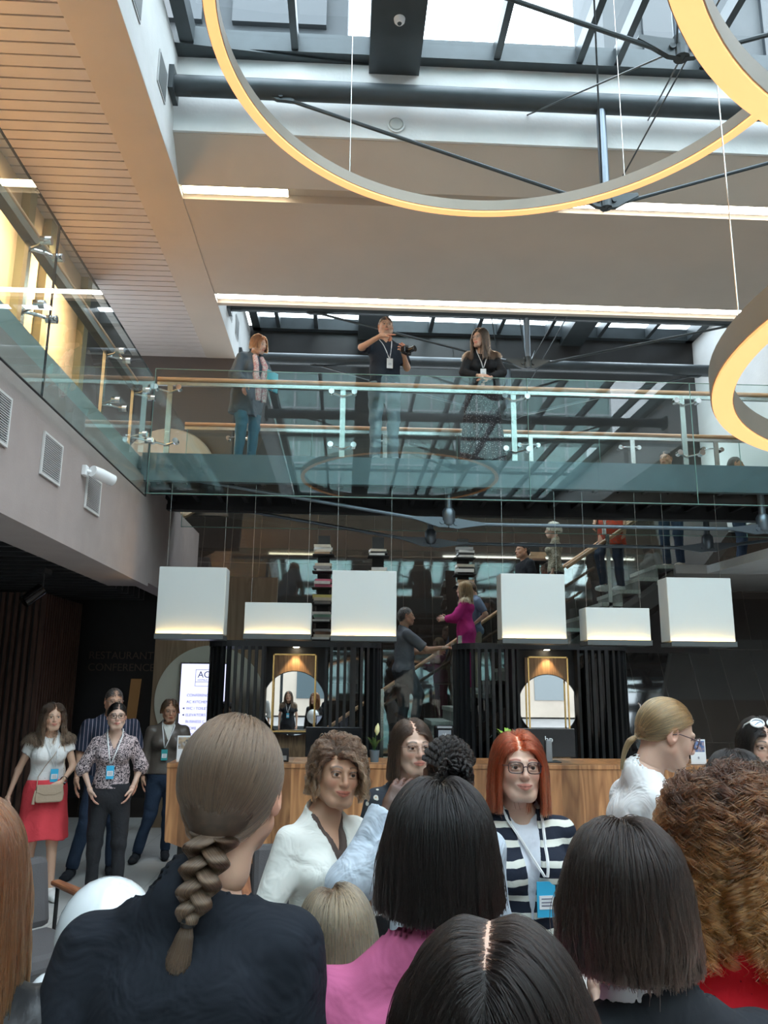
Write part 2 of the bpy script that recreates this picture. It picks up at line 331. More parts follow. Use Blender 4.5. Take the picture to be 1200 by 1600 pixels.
# office block seen through the glass roof
ob = thing('office_building', 'grey office block seen through the glass roof, upper left', 'building', (-2, 6, 9))
MB().box((-7, 2, 0), (1.9, 3.4, 16)).build('facade', mat('office_concrete', (.050, .056, .062), .8, nscale=1, namt=.1), ob)
wm = MB()
for fx in range(6):
    for fz in range(7): wm.box((-6.7+fx*1.45, 1.93, .4+fz*2.2), (-5.6+fx*1.45, 2.02, 1.9+fz*2.2))
wm.build('window', mat('office_window', (.028, .034, .040), .35), ob)
ob3 = thing('brick_house', 'grey house wall seen through the glass roof, upper right', 'building', (3.2, 7.6, 8.9))
MB().box((0, 1, 0), (12, 2.2, 11)).build('facade', mat('house_render', (.075, .08, .085), .8, nscale=1.5, namt=.12), ob3)
wm = MB()
for fx in range(7):
    for fz in range(4): wm.box((.5+fx*1.6, .94, .5+fz*2.4), (1.4+fx*1.6, 1.02, 2.0+fz*2.4))
wm.build('window', mat('office_window', (.028, .034, .040), .35), ob3)
ob2 = thing('glass_tower', 'pale green glass facade standing over the rear skylight', 'building', (2.6, -16, 8.6))
MB().box((-9, -3, 0), (9, 0, 14)).build('facade', mat('green_glass_facade', (.32, .50, .47), .25, nscale=.6, namt=.12), ob2)
wm = MB()
for i in range(19): wm.box((-9+i, 0, 0), (-8.93+i, .08, 14))
for i in range(12): wm.box((-9, 0, i*1.25), (9, .08, i*1.25+.07))
wm.build('mullion', mat('pale_mullion', (.7, .74, .74), .5), ob2)

# ================================================================ LIGHT STRIPS
def strip(x0, x1, y, m, label):
    r = thing('strip_light', label, 'strip light', ((x0+x1)/2, y, ZS+.03), group='strip lights let into the beam edges'); L = (x1-x0)/2
    MB().box((-L, -.065, .012), (L, .065, .03)).build('housing', M_INOX, r); MB().box((-L, -.055, 0), (L, .055, .012)).build('diffuser', m, r); return r
strip(-1.80, -.69, 7.61, M_STRIP, 'short warm strip light at the left end of the beam front edge')
strip(2.30, 6.9, 7.61, M_STRIPW, 'long white strip light in the beam front edge, right of the roof node')
strip(-1.80, 5.72, 9.98, M_STRIPW, 'longest strip light, glowing along the rear edge of the beam above the footbridge')
for yy in (3.6, 5.2, 6.8, 8.4):
    l = bpy.data.lights.new('gallery_spot', 'SPOT'); l.energy = 190; l.color = (1, .74, .44); l.spot_size = 2.1; l.spot_blend = 1; l.shadow_soft_size = .04
    o = bpy.data.objects.new('gallery_spot', l); o.location = (-2.62, yy, 6.2); o.rotation_euler = (0, 1.25, 0); COL.objects.link(o)

# ================================================================ ROOF TRUSSES
def gusset(mb, p, q, w=.075, L=.34):     # leaf shaped fork plate at the end of a rod
    p, q = Vector(p), Vector(q); t = (q-p).normalized(); s = Vector((0, 1, 0)).cross(t).normalized(); k = []
    for a, b in ((0, .8), (.25, 1.), (.6, .6), (1, .22)): k.append((a*L, b*w))
    pts = [p+t*a+s*b for a, b in k] + [p+t*a-s*b for a, b in reversed(k)]
    v = [x+Vector((0, -.022, 0)) for x in pts]+[x+Vector((0, .022, 0)) for x in pts]; n = len(pts)
    mb.add(v, [tuple(range(n)), tuple(range(2*n-1, n-1, -1))]+[(i, i+n, (i+1) % n+n, (i+1) % n) for i in range(n)])
    mb.tube([p+t*.08+Vector((0, -.04, 0)), p+t*.08+Vector((0, .04, 0))], .024, 10)
def roof_truss(y, zt, zn, xc, x0, x1, label, rt=.1, half=3.3):
    r = thing('roof_truss', label, 'roof truss', (xc, y, zn), group='tension trusses below the glass roofs')
    MB().tube([(x0-xc, 0, zt-zn), (x1-xc, 0, zt-zn)], rt, 18).build('tube', M_STEEL, r, smooth=True)
    for x, s in ((x0-xc, 1), (x1-xc, -1)):
        b = MB(); b.box((min(x, x+s*.05), -.13, zt-zn-.13), (max(x, x+s*.05), .13, zt-zn+.13)); b.box((min(x, x+s*.2), -.03, zt-zn-.1), (max(x, x+s*.2), .03, zt-zn+.1)); b.build('end_bracket', M_STEEL, r)
    MB().tube([(0, 0, .05), (0, 0, zt-zn-rt*.5)], .048, 14).build('strut', M_ROD, r, smooth=True)
    for s in (-1, 1):
        MB().tube([(s*.12, 0, 0), (s*half, 0, zt-zn-.06)], .019, 8).build('tie_rod', M_STEEL, r, smooth=True)
        for tpx in (2.9, -2.4):
            MB().tube([(s*.03, 0, .02), (s*.85, tpx, 1.55 if zt-zn < 2 else 1.7)], .008, 6).build('cable', M_STEEL, r)
    for s in (-1, 1):
        g = MB(); gusset(g, (0, 0, 0), (s*half, 0, zt-zn-.06)); g.build('fork_plate', M_STEEL, r)
        g = MB(); gusset(g, (s*half, 0, zt-zn-.06), (0, 0, 0), .05, .22); g.build('fork_plate', M_STEEL, r)
    MB().tube([(0, 0, -.05), (0, 0, .12)], .06, 14).build('node', M_STEEL, r); return r
roof_truss(6.9, 7.63, 6.50, 2.49, XL, XR, 'dark steel roof truss in front of the white band, its node behind the big ring')
roof_truss(4.95, 7.63, 6.47, 2.42, XL, XR, 'nearer dark roof truss crossing the top of the view by the upper right ring')
roof_truss(11.0, 7.35, 6.52, 2.65, XL, 6.4, 'roof truss under the rear skylight, its node above the long haired woman', .1)
roof_truss(12.4, 7.1, 6.2, 2.65, XL, 6.4, 'rearmost roof truss close to the dark tile wall', .1)
roof_truss(0.5, 7.63, 6.47, 2.42, XL, XR, 'roof truss overhead, seen only as a reflection in the footbridge glass', .1)
sd = thing('smoke_detector', 'round smoke detector on the broad dark beam of the glass roof', 'smoke detector', (.41, 6.38, ZK-.12))
MB().lathe([(0, -.05), (.035, -.05), (.05, -.03), (.055, 0)], n=24).build('sensor_body', M_WPAPER, sd, smooth=True)
MB().lathe([(0, -.062), (.018, -.06), (.022, -.05)], n=16).build('sensor_head', M_STEEL, sd, smooth=True)
sp_ = thing('round_wall_cap', 'small round grey cap on the white band below the roof tube', 'wall cap', tuple(at(619, 195, 7.08)))
MB().lathe([(0, -.02), (.06, -.018), (.075, 0)], n=28, axis='y').build('disc', mat('grey_cap', (.5, .52, .5), .6), sp_, smooth=True)
MB().lathe([(.075, -.012), (.088, -.01), (.09, 0), (.075, 0)], n=28, axis='y', closed=True).build('rim', M_WHITE, sp_, smooth=True)

# ================================================================ GRILLES AND CAMERAS
def grille(w, h, label, loc, rot, m=M_INOX, group='air grilles'):
    r = thing('air_grille', label, 'air grille', loc, group=group); r.rotation_euler = rot
    f = MB(); t = .018
    f.box((-w/2, -.015, -h/2), (w/2, 0, -h/2+t)); f.box((-w/2, -.015, h/2-t), (w/2, 0, h/2)); f.box((-w/2, -.015, -h/2+t), (-w/2+t, 0, h/2-t)); f.box((w/2-t, -.015, -h/2+t), (w/2, 0, h/2-t)); f.build('frame', mat('grille_white', (.62, .6, .58), .5), r)
    s = MB(); n = 18
    for i in range(n):
        z = -h/2+t+(i+.5)*(h-2*t)/n; s.box((-w/2+t, -.012, z-.004), (w/2-t, -.003, z+.004))
    s.build('louvre', mat('grille_grey', (.42, .41, .40), .5), r)
    MB().box((-w/2+t, -.003, -h/2+t), (w/2-t, .0, h/2-t)).build('backing', M_DARKGAP, r)
RZ = (0, 0, PI/2)
grille(.40, .34, 'white framed grille on the taupe wall, nearest the photo edge', (-2.268, 4.98, 3.53), RZ, group='wall grilles on the taupe band')
grille(.40, .33, 'white framed grille on the taupe wall, middle of the three', (-2.268, 5.98, 3.51), RZ, group='wall grilles on the taupe band')
grille(.40, .32, 'white framed grille on the taupe wall, right behind the small white camera', (-2.268, 7.02, 3.48), RZ, group='wall grilles on the taupe band')
for i, (y, lb) in enumerate(((5.6, 'nearest grey grille high on the white upper wall, cut by the photo top'), (6.55, 'grey grille high on the white wall beside the roof tube'), (10.5, 'small grille on the white wall just past the rear strip light'), (11.25, 'grille on the white wall above the red haired woman'), (11.95, 'farthest small grille on the white wall by the dark tiles'))):
    g_ = thing('wall_vent', lb, 'wall vent', (XL+.004, y, 7.42), group='grey vents on the white upper wall')
    MB().box((0, -.16, -.17), (.008, .16, .17)).build('frame', mat('vent_frame', (.5, .5, .5), .6), g_); MB().box((.006, -.14, -.15), (.012, .14, .15)).build('louvre', mat('vent_grey', (.16, .17, .17), .5), g_)
cc = thing('security_camera', 'small white camera on the taupe wall in front of the right grille', 'security camera', (-2.27, 6.72, 3.62))
MB().box((0, -.04, -.045), (.04, .04, .045)).build('wall_plate', M_WPAPER, cc, bevel=.006)
MB().tube([(.03, 0, 0), (.09, .03, -.01)], .016, 10).build('arm', M_WPAPER, cc, smooth=True)
MB().tube([(.08, .0, 0), (.13, .09, -.01), (.2, .2, -.03)], [.05, .055, .05], 14).build('camera_housing', M_WPAPER, cc, smooth=True)
pj = thing('ceiling_speaker', 'black spotlight hanging from the dark ceiling at the left', 'spotlight', (-2.95, 7.9, 2.93))
MB().box((-.04, -.1, -.05), (.04, .1, 0)).build('track', M_BLACK, pj); MB().tube([(0, 0, -.04), (0, 0, -.2)], .01, 8).build('stem', M_BLACK, pj)
MB().tube([(0, -.02, -.2), (-.12, -.12, -.34)], .06, 14).build('lamp_can', M_BLACKG, pj, smooth=True); pj.name = 'track_spotlight'

# ================================================================ FOOTBRIDGE
fb = thing('footbridge', 'glass sided footbridge crossing the hall on underslung rods', 'footbridge', (2.6, 9.5, 4.35))
def L3(x, y, z): return (x-2.6, y-9.5, z-4.35)
MB().box(L3(-5, 8.78, 4.22), L3(9.0, 10.32, 4.35)).build('deck', mat('deck_slab', (.20, .21, .21), .5, nscale=5, namt=.1), fb)
MB().box(L3(-2.3, 8.70, 4.05), L3(9.0, 8.78, 4.37)).build('edge_beam', M_STEELB, fb)
MB().box(L3(-2.3, 10.32, 4.05), L3(9.0, 10.38, 4.37)).build('edge_beam', M_STEELB, fb)
b = MB()
for yy in (9.0, 9.9): b.box(L3(-2.3, yy, 3.98), L3(9.0, yy+.12, 4.05)); b.box(L3(-2.3, yy+.04, 4.05), L3(9.0, yy+.08, 4.22))
b.build('girder', M_BLACK, fb)
b = MB()
x = -2.2
while x < 8.9: b.box(L3(x, 8.8, 4.09), L3(x+.05, 10.3, 4.2)); x += .3
b.build('joist', M_BLACK, fb)
def rail_set(y, sgn, xs, jo, zt=5.33, zb=3.88):
    MB().tube([L3(-2.2, y+sgn*.14, 5.36-.1), L3(9.0, y+sgn*.14, 5.36-.1)], .028, 14).build('handrail', M_OAK, fb, smooth=True)
    MB().box(L3(-2.2, y+sgn*.14-.018, 5.185), L3(9.0, y+sgn*.14+.018, 5.225)).build('rail_bar', M_INOX, fb)
    for x in xs:
        MB().box(L3(x-.03, y+sgn*.14-.012, 4.36), L3(x+.03, y+sgn*.14+.012, 5.19)).build('post', M_INOX, fb)
        q = MB()
        for z in (4.47, 5.1):
            q.tube([L3(x-.13, y+sgn*.035, z+.01), L3(x, y+sgn*.12, z), L3(x+.13, y+sgn*.035, z+.01)], .012, 8)
            for s in (-1, 1): q.tube([L3(x+s*.13, y-sgn*.03, z+.01), L3(x+s*.13, y+sgn*.05, z+.01)], .032, 14)
        q.build('glass_clamp', M_CHROME, fb, smooth=True)
    for a, c in zip(jo[:-1], jo[1:]):
        MB().box(L3(a+.006, y-.008, zb), L3(c-.006, y+.008, zt)).build('glass_panel', [M_GLASS], fb)
        e = MB()
        e.box(L3(a+.003, y-.0085, zb), L3(a+.007, y+.0085, zt)); e.box(L3(a+.003, y-.0085, zb-.006), L3(c-.003, y+.0085, zb+.001)); e.box(L3(a+.003, y-.0085, zt-.001), L3(c-.003, y+.0085, zt+.003))
        e.build('glass_edge', M_GEDGE, fb)
rail_set(8.6, 1, (-2.05, -.07, 1.92, 3.93, 5.95, 7.95), (-2.2, 2.05, 3.97, 5.97, 7.97, 9))
rail_set(10.5, -1, (-1.5, .5, 2.5, 3.92, 5.1, 7.0), (-2.2, -.5, 1.5, 3.5, 5.5, 7.5, 9))
for y, nx in ((8.9, (1.17, 4.87)), (10.2, (1.1, 4.8))):
    zn = 3.66; P = [(-2.3, 4.2)]+[(x, zn) for x in nx]+[(8.6, 4.2)]
    for (xa, za), (xb, zb_) in zip(P[:-1], P[1:]):
        MB().tube([L3(xa, y, za), L3(xb, y, zb_)], .022, 10).build('tie_rod', M_ROD, fb, smooth=True)
        g = MB(); gusset(g, L3(xa, y, za), L3(xb, y, zb_), .06, .42); g.build('fork_plate', M_ROD, fb); g = MB(); gusset(g, L3(xb, y, zb_), L3(xa, y, za), .06, .42); g.build('fork_plate', M_ROD, fb)
    for x in nx:
        MB().tube([L3(x, y, zn-.02), L3(x, y, 4.1)], .04, 14).build('strut', M_ROD, fb, smooth=True)
        MB().lathe([(0, -.03), (.05, -.03), (.075, 0), (.075, .12), (.05, .16), (0, .16)], c=L3(x, y, zn+.02), n=20).build('node', M_ROD, fb, smooth=True)
# left gallery balustrade
gb = thing('glass_balustrade', 'glass balustrade along the left gallery with stainless point fixings', 'balustrade', (-2.2, 3, 4.35))
def G3(x, y, z): return (x+2.2, y-3, z-4.35)
for a, c in ((-2.7, -.6), (-.6, 1.5), (1.5, 3.6), (3.6, 5.52), (5.52, 8.58)):
    MB().box(G3(-2.208, a+.006, 3.84), G3(-2.192, c-.006, 5.2)).build('glass_panel', M_GLASS, gb)
    e = MB(); e.box(G3(-2.2085, c-.012, 3.84), G3(-2.1915, c-.007, 5.2)); e.box(G3(-2.2085, a, 3.835), G3(-2.1915, c, 3.841)); e.box(G3(-2.2085, a, 5.2), G3(-2.1915, c, 5.203)); e.build('glass_edge', M_BLACK, gb)
MB().box(G3(-2.42, -2.7, 5.02), G3(-2.34, 8.5, 5.09)).build('rail_channel', mat('channel_steel', (.2, .2, .19), .4, metal=.6), gb)
MB().tube([G3(-2.38, -2.7, 5.13), G3(-2.38, 8.5, 5.13)], .03, 12).build('handrail', M_OAKY, gb, smooth=True)
for yy in (1.5, 3.5, 5.45, 7.4, 8.45):
    MB().box(G3(-2.4, yy-.03, 4.36), G3(-2.37, yy+.03, 5.03)).build('post', M_INOX, gb)
    q = MB()
    for z in (4.47, 4.97):
        for s in (-1, 1):
            q.tube([G3(-2.38, yy, z), G3(-2.28, yy+s*.06, z), G3(-2.23, yy+s*.12, z)], .014, 8); q.tube([G3(-2.25, yy+s*.12, z), G3(-2.17, yy+s*.12, z)], .032, 14)
    q.build('glass_clamp', M_CHROME, gb, smooth=True)
# gallery end: disc and screen
gd = thing('wall_disc', 'pale round disc on the gallery end wall beyond the bluish screen', 'wall disc', (-2.75, 11.9, 4.95)); MB().lathe([(0, -.03), (.72, -.03), (.74, 0), (0, 0)], n=48, axis='y').build('disc', mat('peach_disc', (.34, .24, .16), .6), gd)
gs = thing('gallery_screen', 'bluish lit screen on the upper gallery behind the bridge corner', 'screen', (-2.95, 11.82, 4.75))
MB().box((-.36, 0, -.32), (.36, .05, .32)).build('bezel', M_BLACKG, gs); MB().box((-.33, -.004, -.29), (.33, 0, .29)).build('display', mat('display_blue', (.5, .6, .9), .3, emis=(.55, .66, 1), estr=1.3), gs)

# ================================================================ RING LIGHTS
def ring(label, c, R, hh=.085, w=.075, nc=3):
    r = thing('ring_light', label, 'ring light', c, group='large hanging ring lights')
    N = 128
    MB().lathe([(R-w, .012), (R, .012), (R, hh+.01), (R-w, hh+.01)], n=N, closed=True).build('rim', M_BRONZE, r, smooth=True)
    MB().lathe([(R-w+.006, 0), (R-.006, 0), (R-.006, .0125), (R-w+.006, .0125)], n=N, closed=True).build('led_diffuser', M_RINGLED, r, smooth=True)
    for k in range(nc):
        a = 2*PI*k/nc+.9; b = MB(); b.tube([((R-w/2)*math.cos(a), (R-w/2)*math.sin(a), hh), ((R-w/2)*math.cos(a), (R-w/2)*math.sin(a), ZK-c[2])], .003, 5); b.build('cable', M_INOX, r)
    return r
ring('largest ring light, its full lower arc crossing the beam', (.91, 3.70, 5.35), 1.73, nc=5)
ring('ring light at the top right corner, nearest overhead', (2.42, 1.06, 3.97), 1.76, .1, .10)
ring('ring light cut by the right photo edge at footbridge height', (3.28, 2.65, 3.14), 1.78, .12, .10)

# ================================================================ HANGING LAMP BOXES
def lamp_box(x0, x1, z0, z1, label, y=8.6):
    xc = (x0+x1)/2; w = (x1-x0)/2; h = z1-z0; r = thing('pendant_lamp', label, 'pendant lamp', (xc, y, z0), group='white box pendants over the counter')
    m = mat('white_fabric_shade', (.60, .63, .61), .85, bump=.05, bscale=120)
    t = .012; f = MB(); f.box((-w, 0, .055), (w, t, h)); f.box((-w, .26-t, .055), (w, .26, h)); f.box((-w, t, .055), (-w+t, .26-t, h)); f.box((w-t, t, .055), (w, .26-t, h)); f.box((-w+t, t, h-t), (w-t, .26-t, h))
    f.build('shade', m, r, bevel=.004)
    MB().box((-w-.003, -.026, 0), (w+.003, .27, .042)).box((-w-.003, -.030, 0), (w+.003, -.026, .058)).build('base_tray', mat('tray_grey', (.09, .10, .10), .4), r, bevel=.003)
    MB().box((-w+.01, -.022, .043), (w-.01, -.008, .047)).build('led_line', mat('warm_led', (1, .8, .4), .5, emis=(1, .62, .20), estr=38), r)
    for sx in (-w+.05, w-.05): MB().tube([(sx, .13, h), (sx, .13, 4.02-z0)], .0022, 5).build('cable', M_INOX, r)
for q in ((-2.0, -1.285, 2.30, 3.07, 'tall white pendant lamp box, leftmost of the row'), (-1.07, -.36, 2.31, 2.70, 'short white pendant lamp box left of the bookshelf column'), (-.145, .555, 2.30, 3.06, 'tall white pendant lamp box beside the grey polo man'), (1.70, 2.405, 2.295, 3.055, 'tall white pendant lamp box right of the pink jacket woman'), (2.628, 3.335, 2.288, 2.695, 'short white pendant lamp box below the stair flight'), (3.55, 4.275, 2.284, 3.04, 'tall white pendant lamp box, rightmost of the row')): lamp_box(*q)
# ================================================================ RECEPTION COUNTER
rc_ = thing('reception_counter', 'walnut fronted reception counter with a jagged lower edge on a black plinth', 'reception counter', (1.4, 8.1, 0))
P = [(-3.02, 1.12), (-3.0, .44), (-2.6, .30), (-2.35, .22), (-2.02, .28), (-1.7, .20), (-1.3, .31), (-.8, .21), (-.3, .31), (.2, .2), (.8, .34), (1.4, .2), (2.1, .3), (2.9, .24), (2.9, 1.12)]
MB().prism(P, -.30, -.26, 'y').build('front_panel', M_COUNTER, rc_)
MB().prism([(-.26, .42), (.35, .42), (.35, 1.08), (-.26, 1.08)], -3.0, -2.96, 'x').build('side_panel', M_COUNTER, rc_)
MB().box((-2.9, -.2, 0), (2.85, .3, .5)).build('plinth', M_BLACK, rc_)
MB().box((-2.96, -.26, .5), (2.9, .35, 1.08)).build('carcass', M_BLACK, rc_)
MB().box((-3.02, -.31, 1.08), (2.92, .38, 1.12)).build('worktop', M_COUNTER, rc_, bevel=.004)

# ---- slatted pods behind the counter
def pod(x0, x1, r0, r1, label, y0=9.4, y1=10.35, H=2.34):
    r = thing('slatted_booth', label, 'slatted booth', ((x0+x1)/2, (y0+y1)/2, 0), group='black slatted booths behind the counter'); cx, cy_ = (x0+x1)/2, (y0+y1)/2
    def rr(R, g=0):
        out = []
        for (ax, ay, a0) in ((x1-R-g, y0+R+g, -PI/2), (x1-R-g, y1-R-g, 0), (x0+R+g, y1-R-g, PI/2), (x0+R+g, y0+R+g, PI)):
            for k in range(9): w = a0+k*PI/16; out.append((ax+R*math.cos(w)-cx, ay+R*math.sin(w)-cy_))
        return out
    MB().prism(rr(.3), H-.07, H, 'z').build('top_slab', M_BLACK, r)
    MB().prism(rr(.3, .02), 0, .06, 'z').build('base_slab', M_BLACK, r)
    per = rr(.3, .03); per.append(per[0]); d = 0; step = .079; nxt = 0; k = 0
    proto_m = None
    for a, b_ in zip(per[:-1], per[1:]):
        L = math.hypot(b_[0]-a[0], b_[1]-a[1]); t = nxt
        while t < L:
            x = a[0]+(b_[0]-a[0])*t/L; y = a[1]+(b_[1]-a[1])*t/L
            if not (y < -(y1-y0)/2+.1 and r0-cx < x < r1-cx) and (y < .2):
                if proto_m is None: s_ = MB().box((-.017, -.028, .06), (.017, .028, H-.07)).build('slat', mat('black_slat', (.018, .019, .020), .35), r); proto_m = s_
                else: s_ = proto_m.copy(); COL.objects.link(s_)
                s_.location = (x, y, 0); s_.rotation_euler = (0, 0, math.atan2(b_[1]-a[1], b_[0]-a[0]))
            t += step
        nxt = t-L
    bx = MB(); ra, rb_ = r0-cx, r1-cx; ya = y0-cy_
    bx.box((ra, ya+.02, .06), (ra+.03, ya+.7, H-.07)); bx.box((rb_-.03, ya+.02, .06), (rb_, ya+.7, H-.07)); bx.box((ra+.03, ya+.16, .06), (rb_-.03, ya+.7, H-.07))
    bx.build('niche', M_BLACK, r)
    MB().box((ra+.12, ya+.14, .9), (rb_-.12, ya+.16, H-.16)).build('ribbed_panel', M_BROWNSLAT, r)
    MB().lathe([(0, ya+.03), (.022, ya+.03), (.03, ya+.0)], n=4).v
    MB().lathe([(0, H-.075), (.03, H-.075), (.036, H-.07)], c=((ra+rb_)/2, ya+.08, 0), n=20).build('downlight', mat('warm_downlight', (1, .9, .7), .5, emis=(1, .85, .6), estr=30), r)
    return r
pod(-1.6, .45, -.93, -.19, 'left black slatted booth with round mirror niche')
pod(1.35, 3.43, 2.03, 2.78, 'right black slatted booth with round mirror niche')
for i, (mx, fx0, fx1, R, lb) in enumerate(((-.57, -.82, -.32, .36, 'left'), (2.41, 2.16, 2.64, .35, 'right'))):
    r = thing('round_mirror', 'round mirror behind a brass frame in the %s booth' % lb, 'mirror', (mx, 9.52, 1.63), group='round mirrors in the booths')
    MB().lathe([(0, 0), (R, 0), (R, .012), (0, .012)], n=64, axis='y').build('mirror_glass', M_MIRROR, r)
    MB().lathe([(R, -.003), (R+.008, -.003), (R+.008, .016), (R, .016)], n=64, axis='y', closed=True).build('rim', M_BLACKG, r, smooth=True)
    f = thing('brass_frame', 'thin brass rectangle standing in front of the %s round mirror' % lb, 'frame', ((fx0+fx1)/2, 9.44, 1.31), group='brass frames in the booths'); w = (fx1-fx0)/2
    b = MB(); b.box((-w, -.01, 0), (-w+.016, .01, .88)); b.box((w-.016, -.01, 0), (w, .01, .88)); b.box((-w, -.01, .864), (w, .01, .88)); b.box((-w, -.01, 0), (w, .01, .016)); b.build('frame_bar', M_GOLD, f)
    MB().box((-w, -.012, -.02), (w, .1, 0)).build('shelf', M_BLACK, f)
    l = bpy.data.lights.new('niche_spot', 'SPOT'); l.energy = 14; l.color = (1, .72, .4); l.spot_size = 1.3; l.shadow_soft_size = .02
    o = bpy.data.objects.new('niche_spot', l); o.location = (mx, 9.47, 2.24); COL.objects.link(o)

# ---- stairs behind the booths
st = thing('staircase', 'stone staircase climbing to the right behind the booths with glass side', 'staircase', (2.5, 11.05, 0))
SX0, RUN, RISE, NS = -.65, .256, .174, 20
def S3(x, y, z): return (x-2.5, y-11.05, z)
b = MB()
for i in range(NS): b.box(S3(SX0+i*RUN, 10.55, (i+1)*RISE-.05), S3(SX0+(i+1)*RUN+.03, 11.55, (i+1)*RISE))
b.build('tread', M_STONE, st)
b = MB()
for i in range(NS): b.box(S3(SX0+i*RUN+.01, 10.58, i*RISE-.1), S3(SX0+i*RUN+.04, 11.53, (i+1)*RISE-.05))
b.build('riser', mat('grey_riser', (.22, .22, .20), .6, nscale=20, namt=.15), st)
sl = RISE/RUN
MB().prism([(SX0-2.5, -.02), (SX0+.3-2.5, -.02), (SX0+NS*RUN-2.5, NS*RISE-.38), (SX0+NS*RUN-2.5, NS*RISE-.06), (SX0+.02-2.5, .0)], -.46, .46, 'y').build('stringer', mat('dark_stringer', (.035, .033, .03), .4), st)
ys = -.5
for a in range(0, 20, 4):
    xa, xb = SX0+a*RUN, SX0+(a+4)*RUN-.02; za, zb2 = a*RISE-.15, (a+4)*RISE-.15
    MB().prism([(xa-2.5, za), (xb-2.5, zb2), (xb-2.5, zb2+1.15), (xa-2.5, za+1.15)], ys-.015, ys-.003, 'y').build('glass_panel', M_GLASS, st)
    MB().box((xa+.1-2.5, ys, a*RISE+.1), (xa+.15-2.5, ys+.02, a*RISE+1.1)).build('post', M_INOX, st)
for yy, xs_ in ((-.44, 3.0), (.46, SX0)):
    MB().tube([(xs_-2.5, yy, .95+(xs_-SX0)*sl), (SX0+NS*RUN-2.5, yy, NS*RISE+.95)], .026, 12).build('handrail', M_OAK, st, smooth=True)
struct('floor_landing', MB().box((4.47, 10.5, 3.36), (9.9, 12.4, 3.48)), mat('landing_slab', (.4, .38, .36), .8, nscale=3, namt=.05))
struct('ceiling_landing', MB().prism([(5.0, 8.9), (9.9, 8.9), (9.9, 10.1), (4.9, 10.5)], 3.36, 3.47, 'z'), M_WHITE, 'pale soffit wedge under the stair landing at the right', 'ceiling')
struct('wall_under_stairs', MB().prism([(SX0+.9, 0), (4.9, 0), (4.9, 3.2), (4.5, 3.05)], 10.62, 10.66, 'y'), M_BLACKG)

# ---- book towers on the tile wall
PAL = {'cream': (.62, .57, .47), 'white': (.72, .72, .7), 'black': (.03, .03, .03), 'pink': (.62, .16, .25), 'grey': (.3, .3, .3), 'tan': (.42, .28, .17), 'yellow': (.65, .6, .2), 'green': (.2, .36, .28), 'brown': (.2, .11, .07)}
BM = {}
tower_names = ['leftmost book tower', 'second book tower', 'third book tower', 'rightmost book tower']
def book_tower(n, x, y, stacks):
    zt = max(s[0] for s in stacks)
    t = thing('book_tower', 'black shelf post carrying book stacks: '+tower_names[n], 'book tower', (x, y, 0), group='book towers on the dark tile wall')
    MB().box((-.09, .1, 0), (.09, .14, zt+.32)).build('back_post', M_BLACK, t)
    for si, (z, cols) in enumerate(stacks):
        MB().box((-.16, -.16, z-.012), (.16, .14, z)).build('shelf', M_BLACK, t)
        zz = z
        for bi, c in enumerate(cols):
            th = random.uniform(.03, .05); w = random.uniform(.11, .14); d = random.uniform(.09, .11)
            if c not in BM: BM[c] = mat('book_'+c, PAL[c], .6, nscale=14, namt=.08)
            pos = 'bottom one' if bi == 0 else ('top one' if bi == len(cols)-1 else 'number %d up' % (bi+1))
            o = thing('book', '%s book, %s, shelf %d from top, %s' % (c, pos, si+1, tower_names[n]), 'book', (x+random.uniform(-.02, .02), y-.03+random.uniform(-.015, .015), zz), random.uniform(-.12, .12), 'books on the towers')
            k = MB(); k.box((-w, -d, 0), (w, d, .004)); k.box((-w, -d, th-.004), (w, d, th)); k.box((-w, -d, .004), (w, -d+.004, th-.004)); k.build('cover', BM[c], o)
            MB().box((-w+.004, -d+.004, .004), (w-.006, d-.006, th-.004)).build('pages', M_WPAPER, o); zz += th
def zpx(px, py, Y): return float(at(px, py, Y)[2])
TY = 11.85
book_tower(0, float(at(505, 900, TY)[0]), TY, [(zpx(505, 868, TY), ('tan', 'cream', 'white', 'cream')), (zpx(505, 894, TY), ('white', 'grey', 'cream')), (zpx(505, 919, TY), ('pink', 'white', 'pink')), (zpx(505, 945, TY), ('grey', 'cream', 'yellow')), (zpx(505, 972, TY), ('white', 'grey', 'green', 'white')), (zpx(505, 1000, TY), ('white', 'cream', 'brown', 'grey'))])
book_tower(1, float(at(591, 880, TY)[0]), TY, [(zpx(591, 870, TY), ('white', 'black', 'cream')), (zpx(591, 897, TY), ('cream', 'white'))])
book_tower(2, float(at(725, 890, TY)[0]), TY, [(zpx(725, 873, TY), ('white', 'black', 'white', 'grey')), (zpx(725, 899, TY), ('black', 'white', 'black', 'cream')), (zpx(725, 917, TY), ('cream', 'tan'))])
book_tower(3, float(at(836, 870, TY)[0]), TY, [(zpx(836, 878, TY), ('brown', 'tan', 'tan'))])

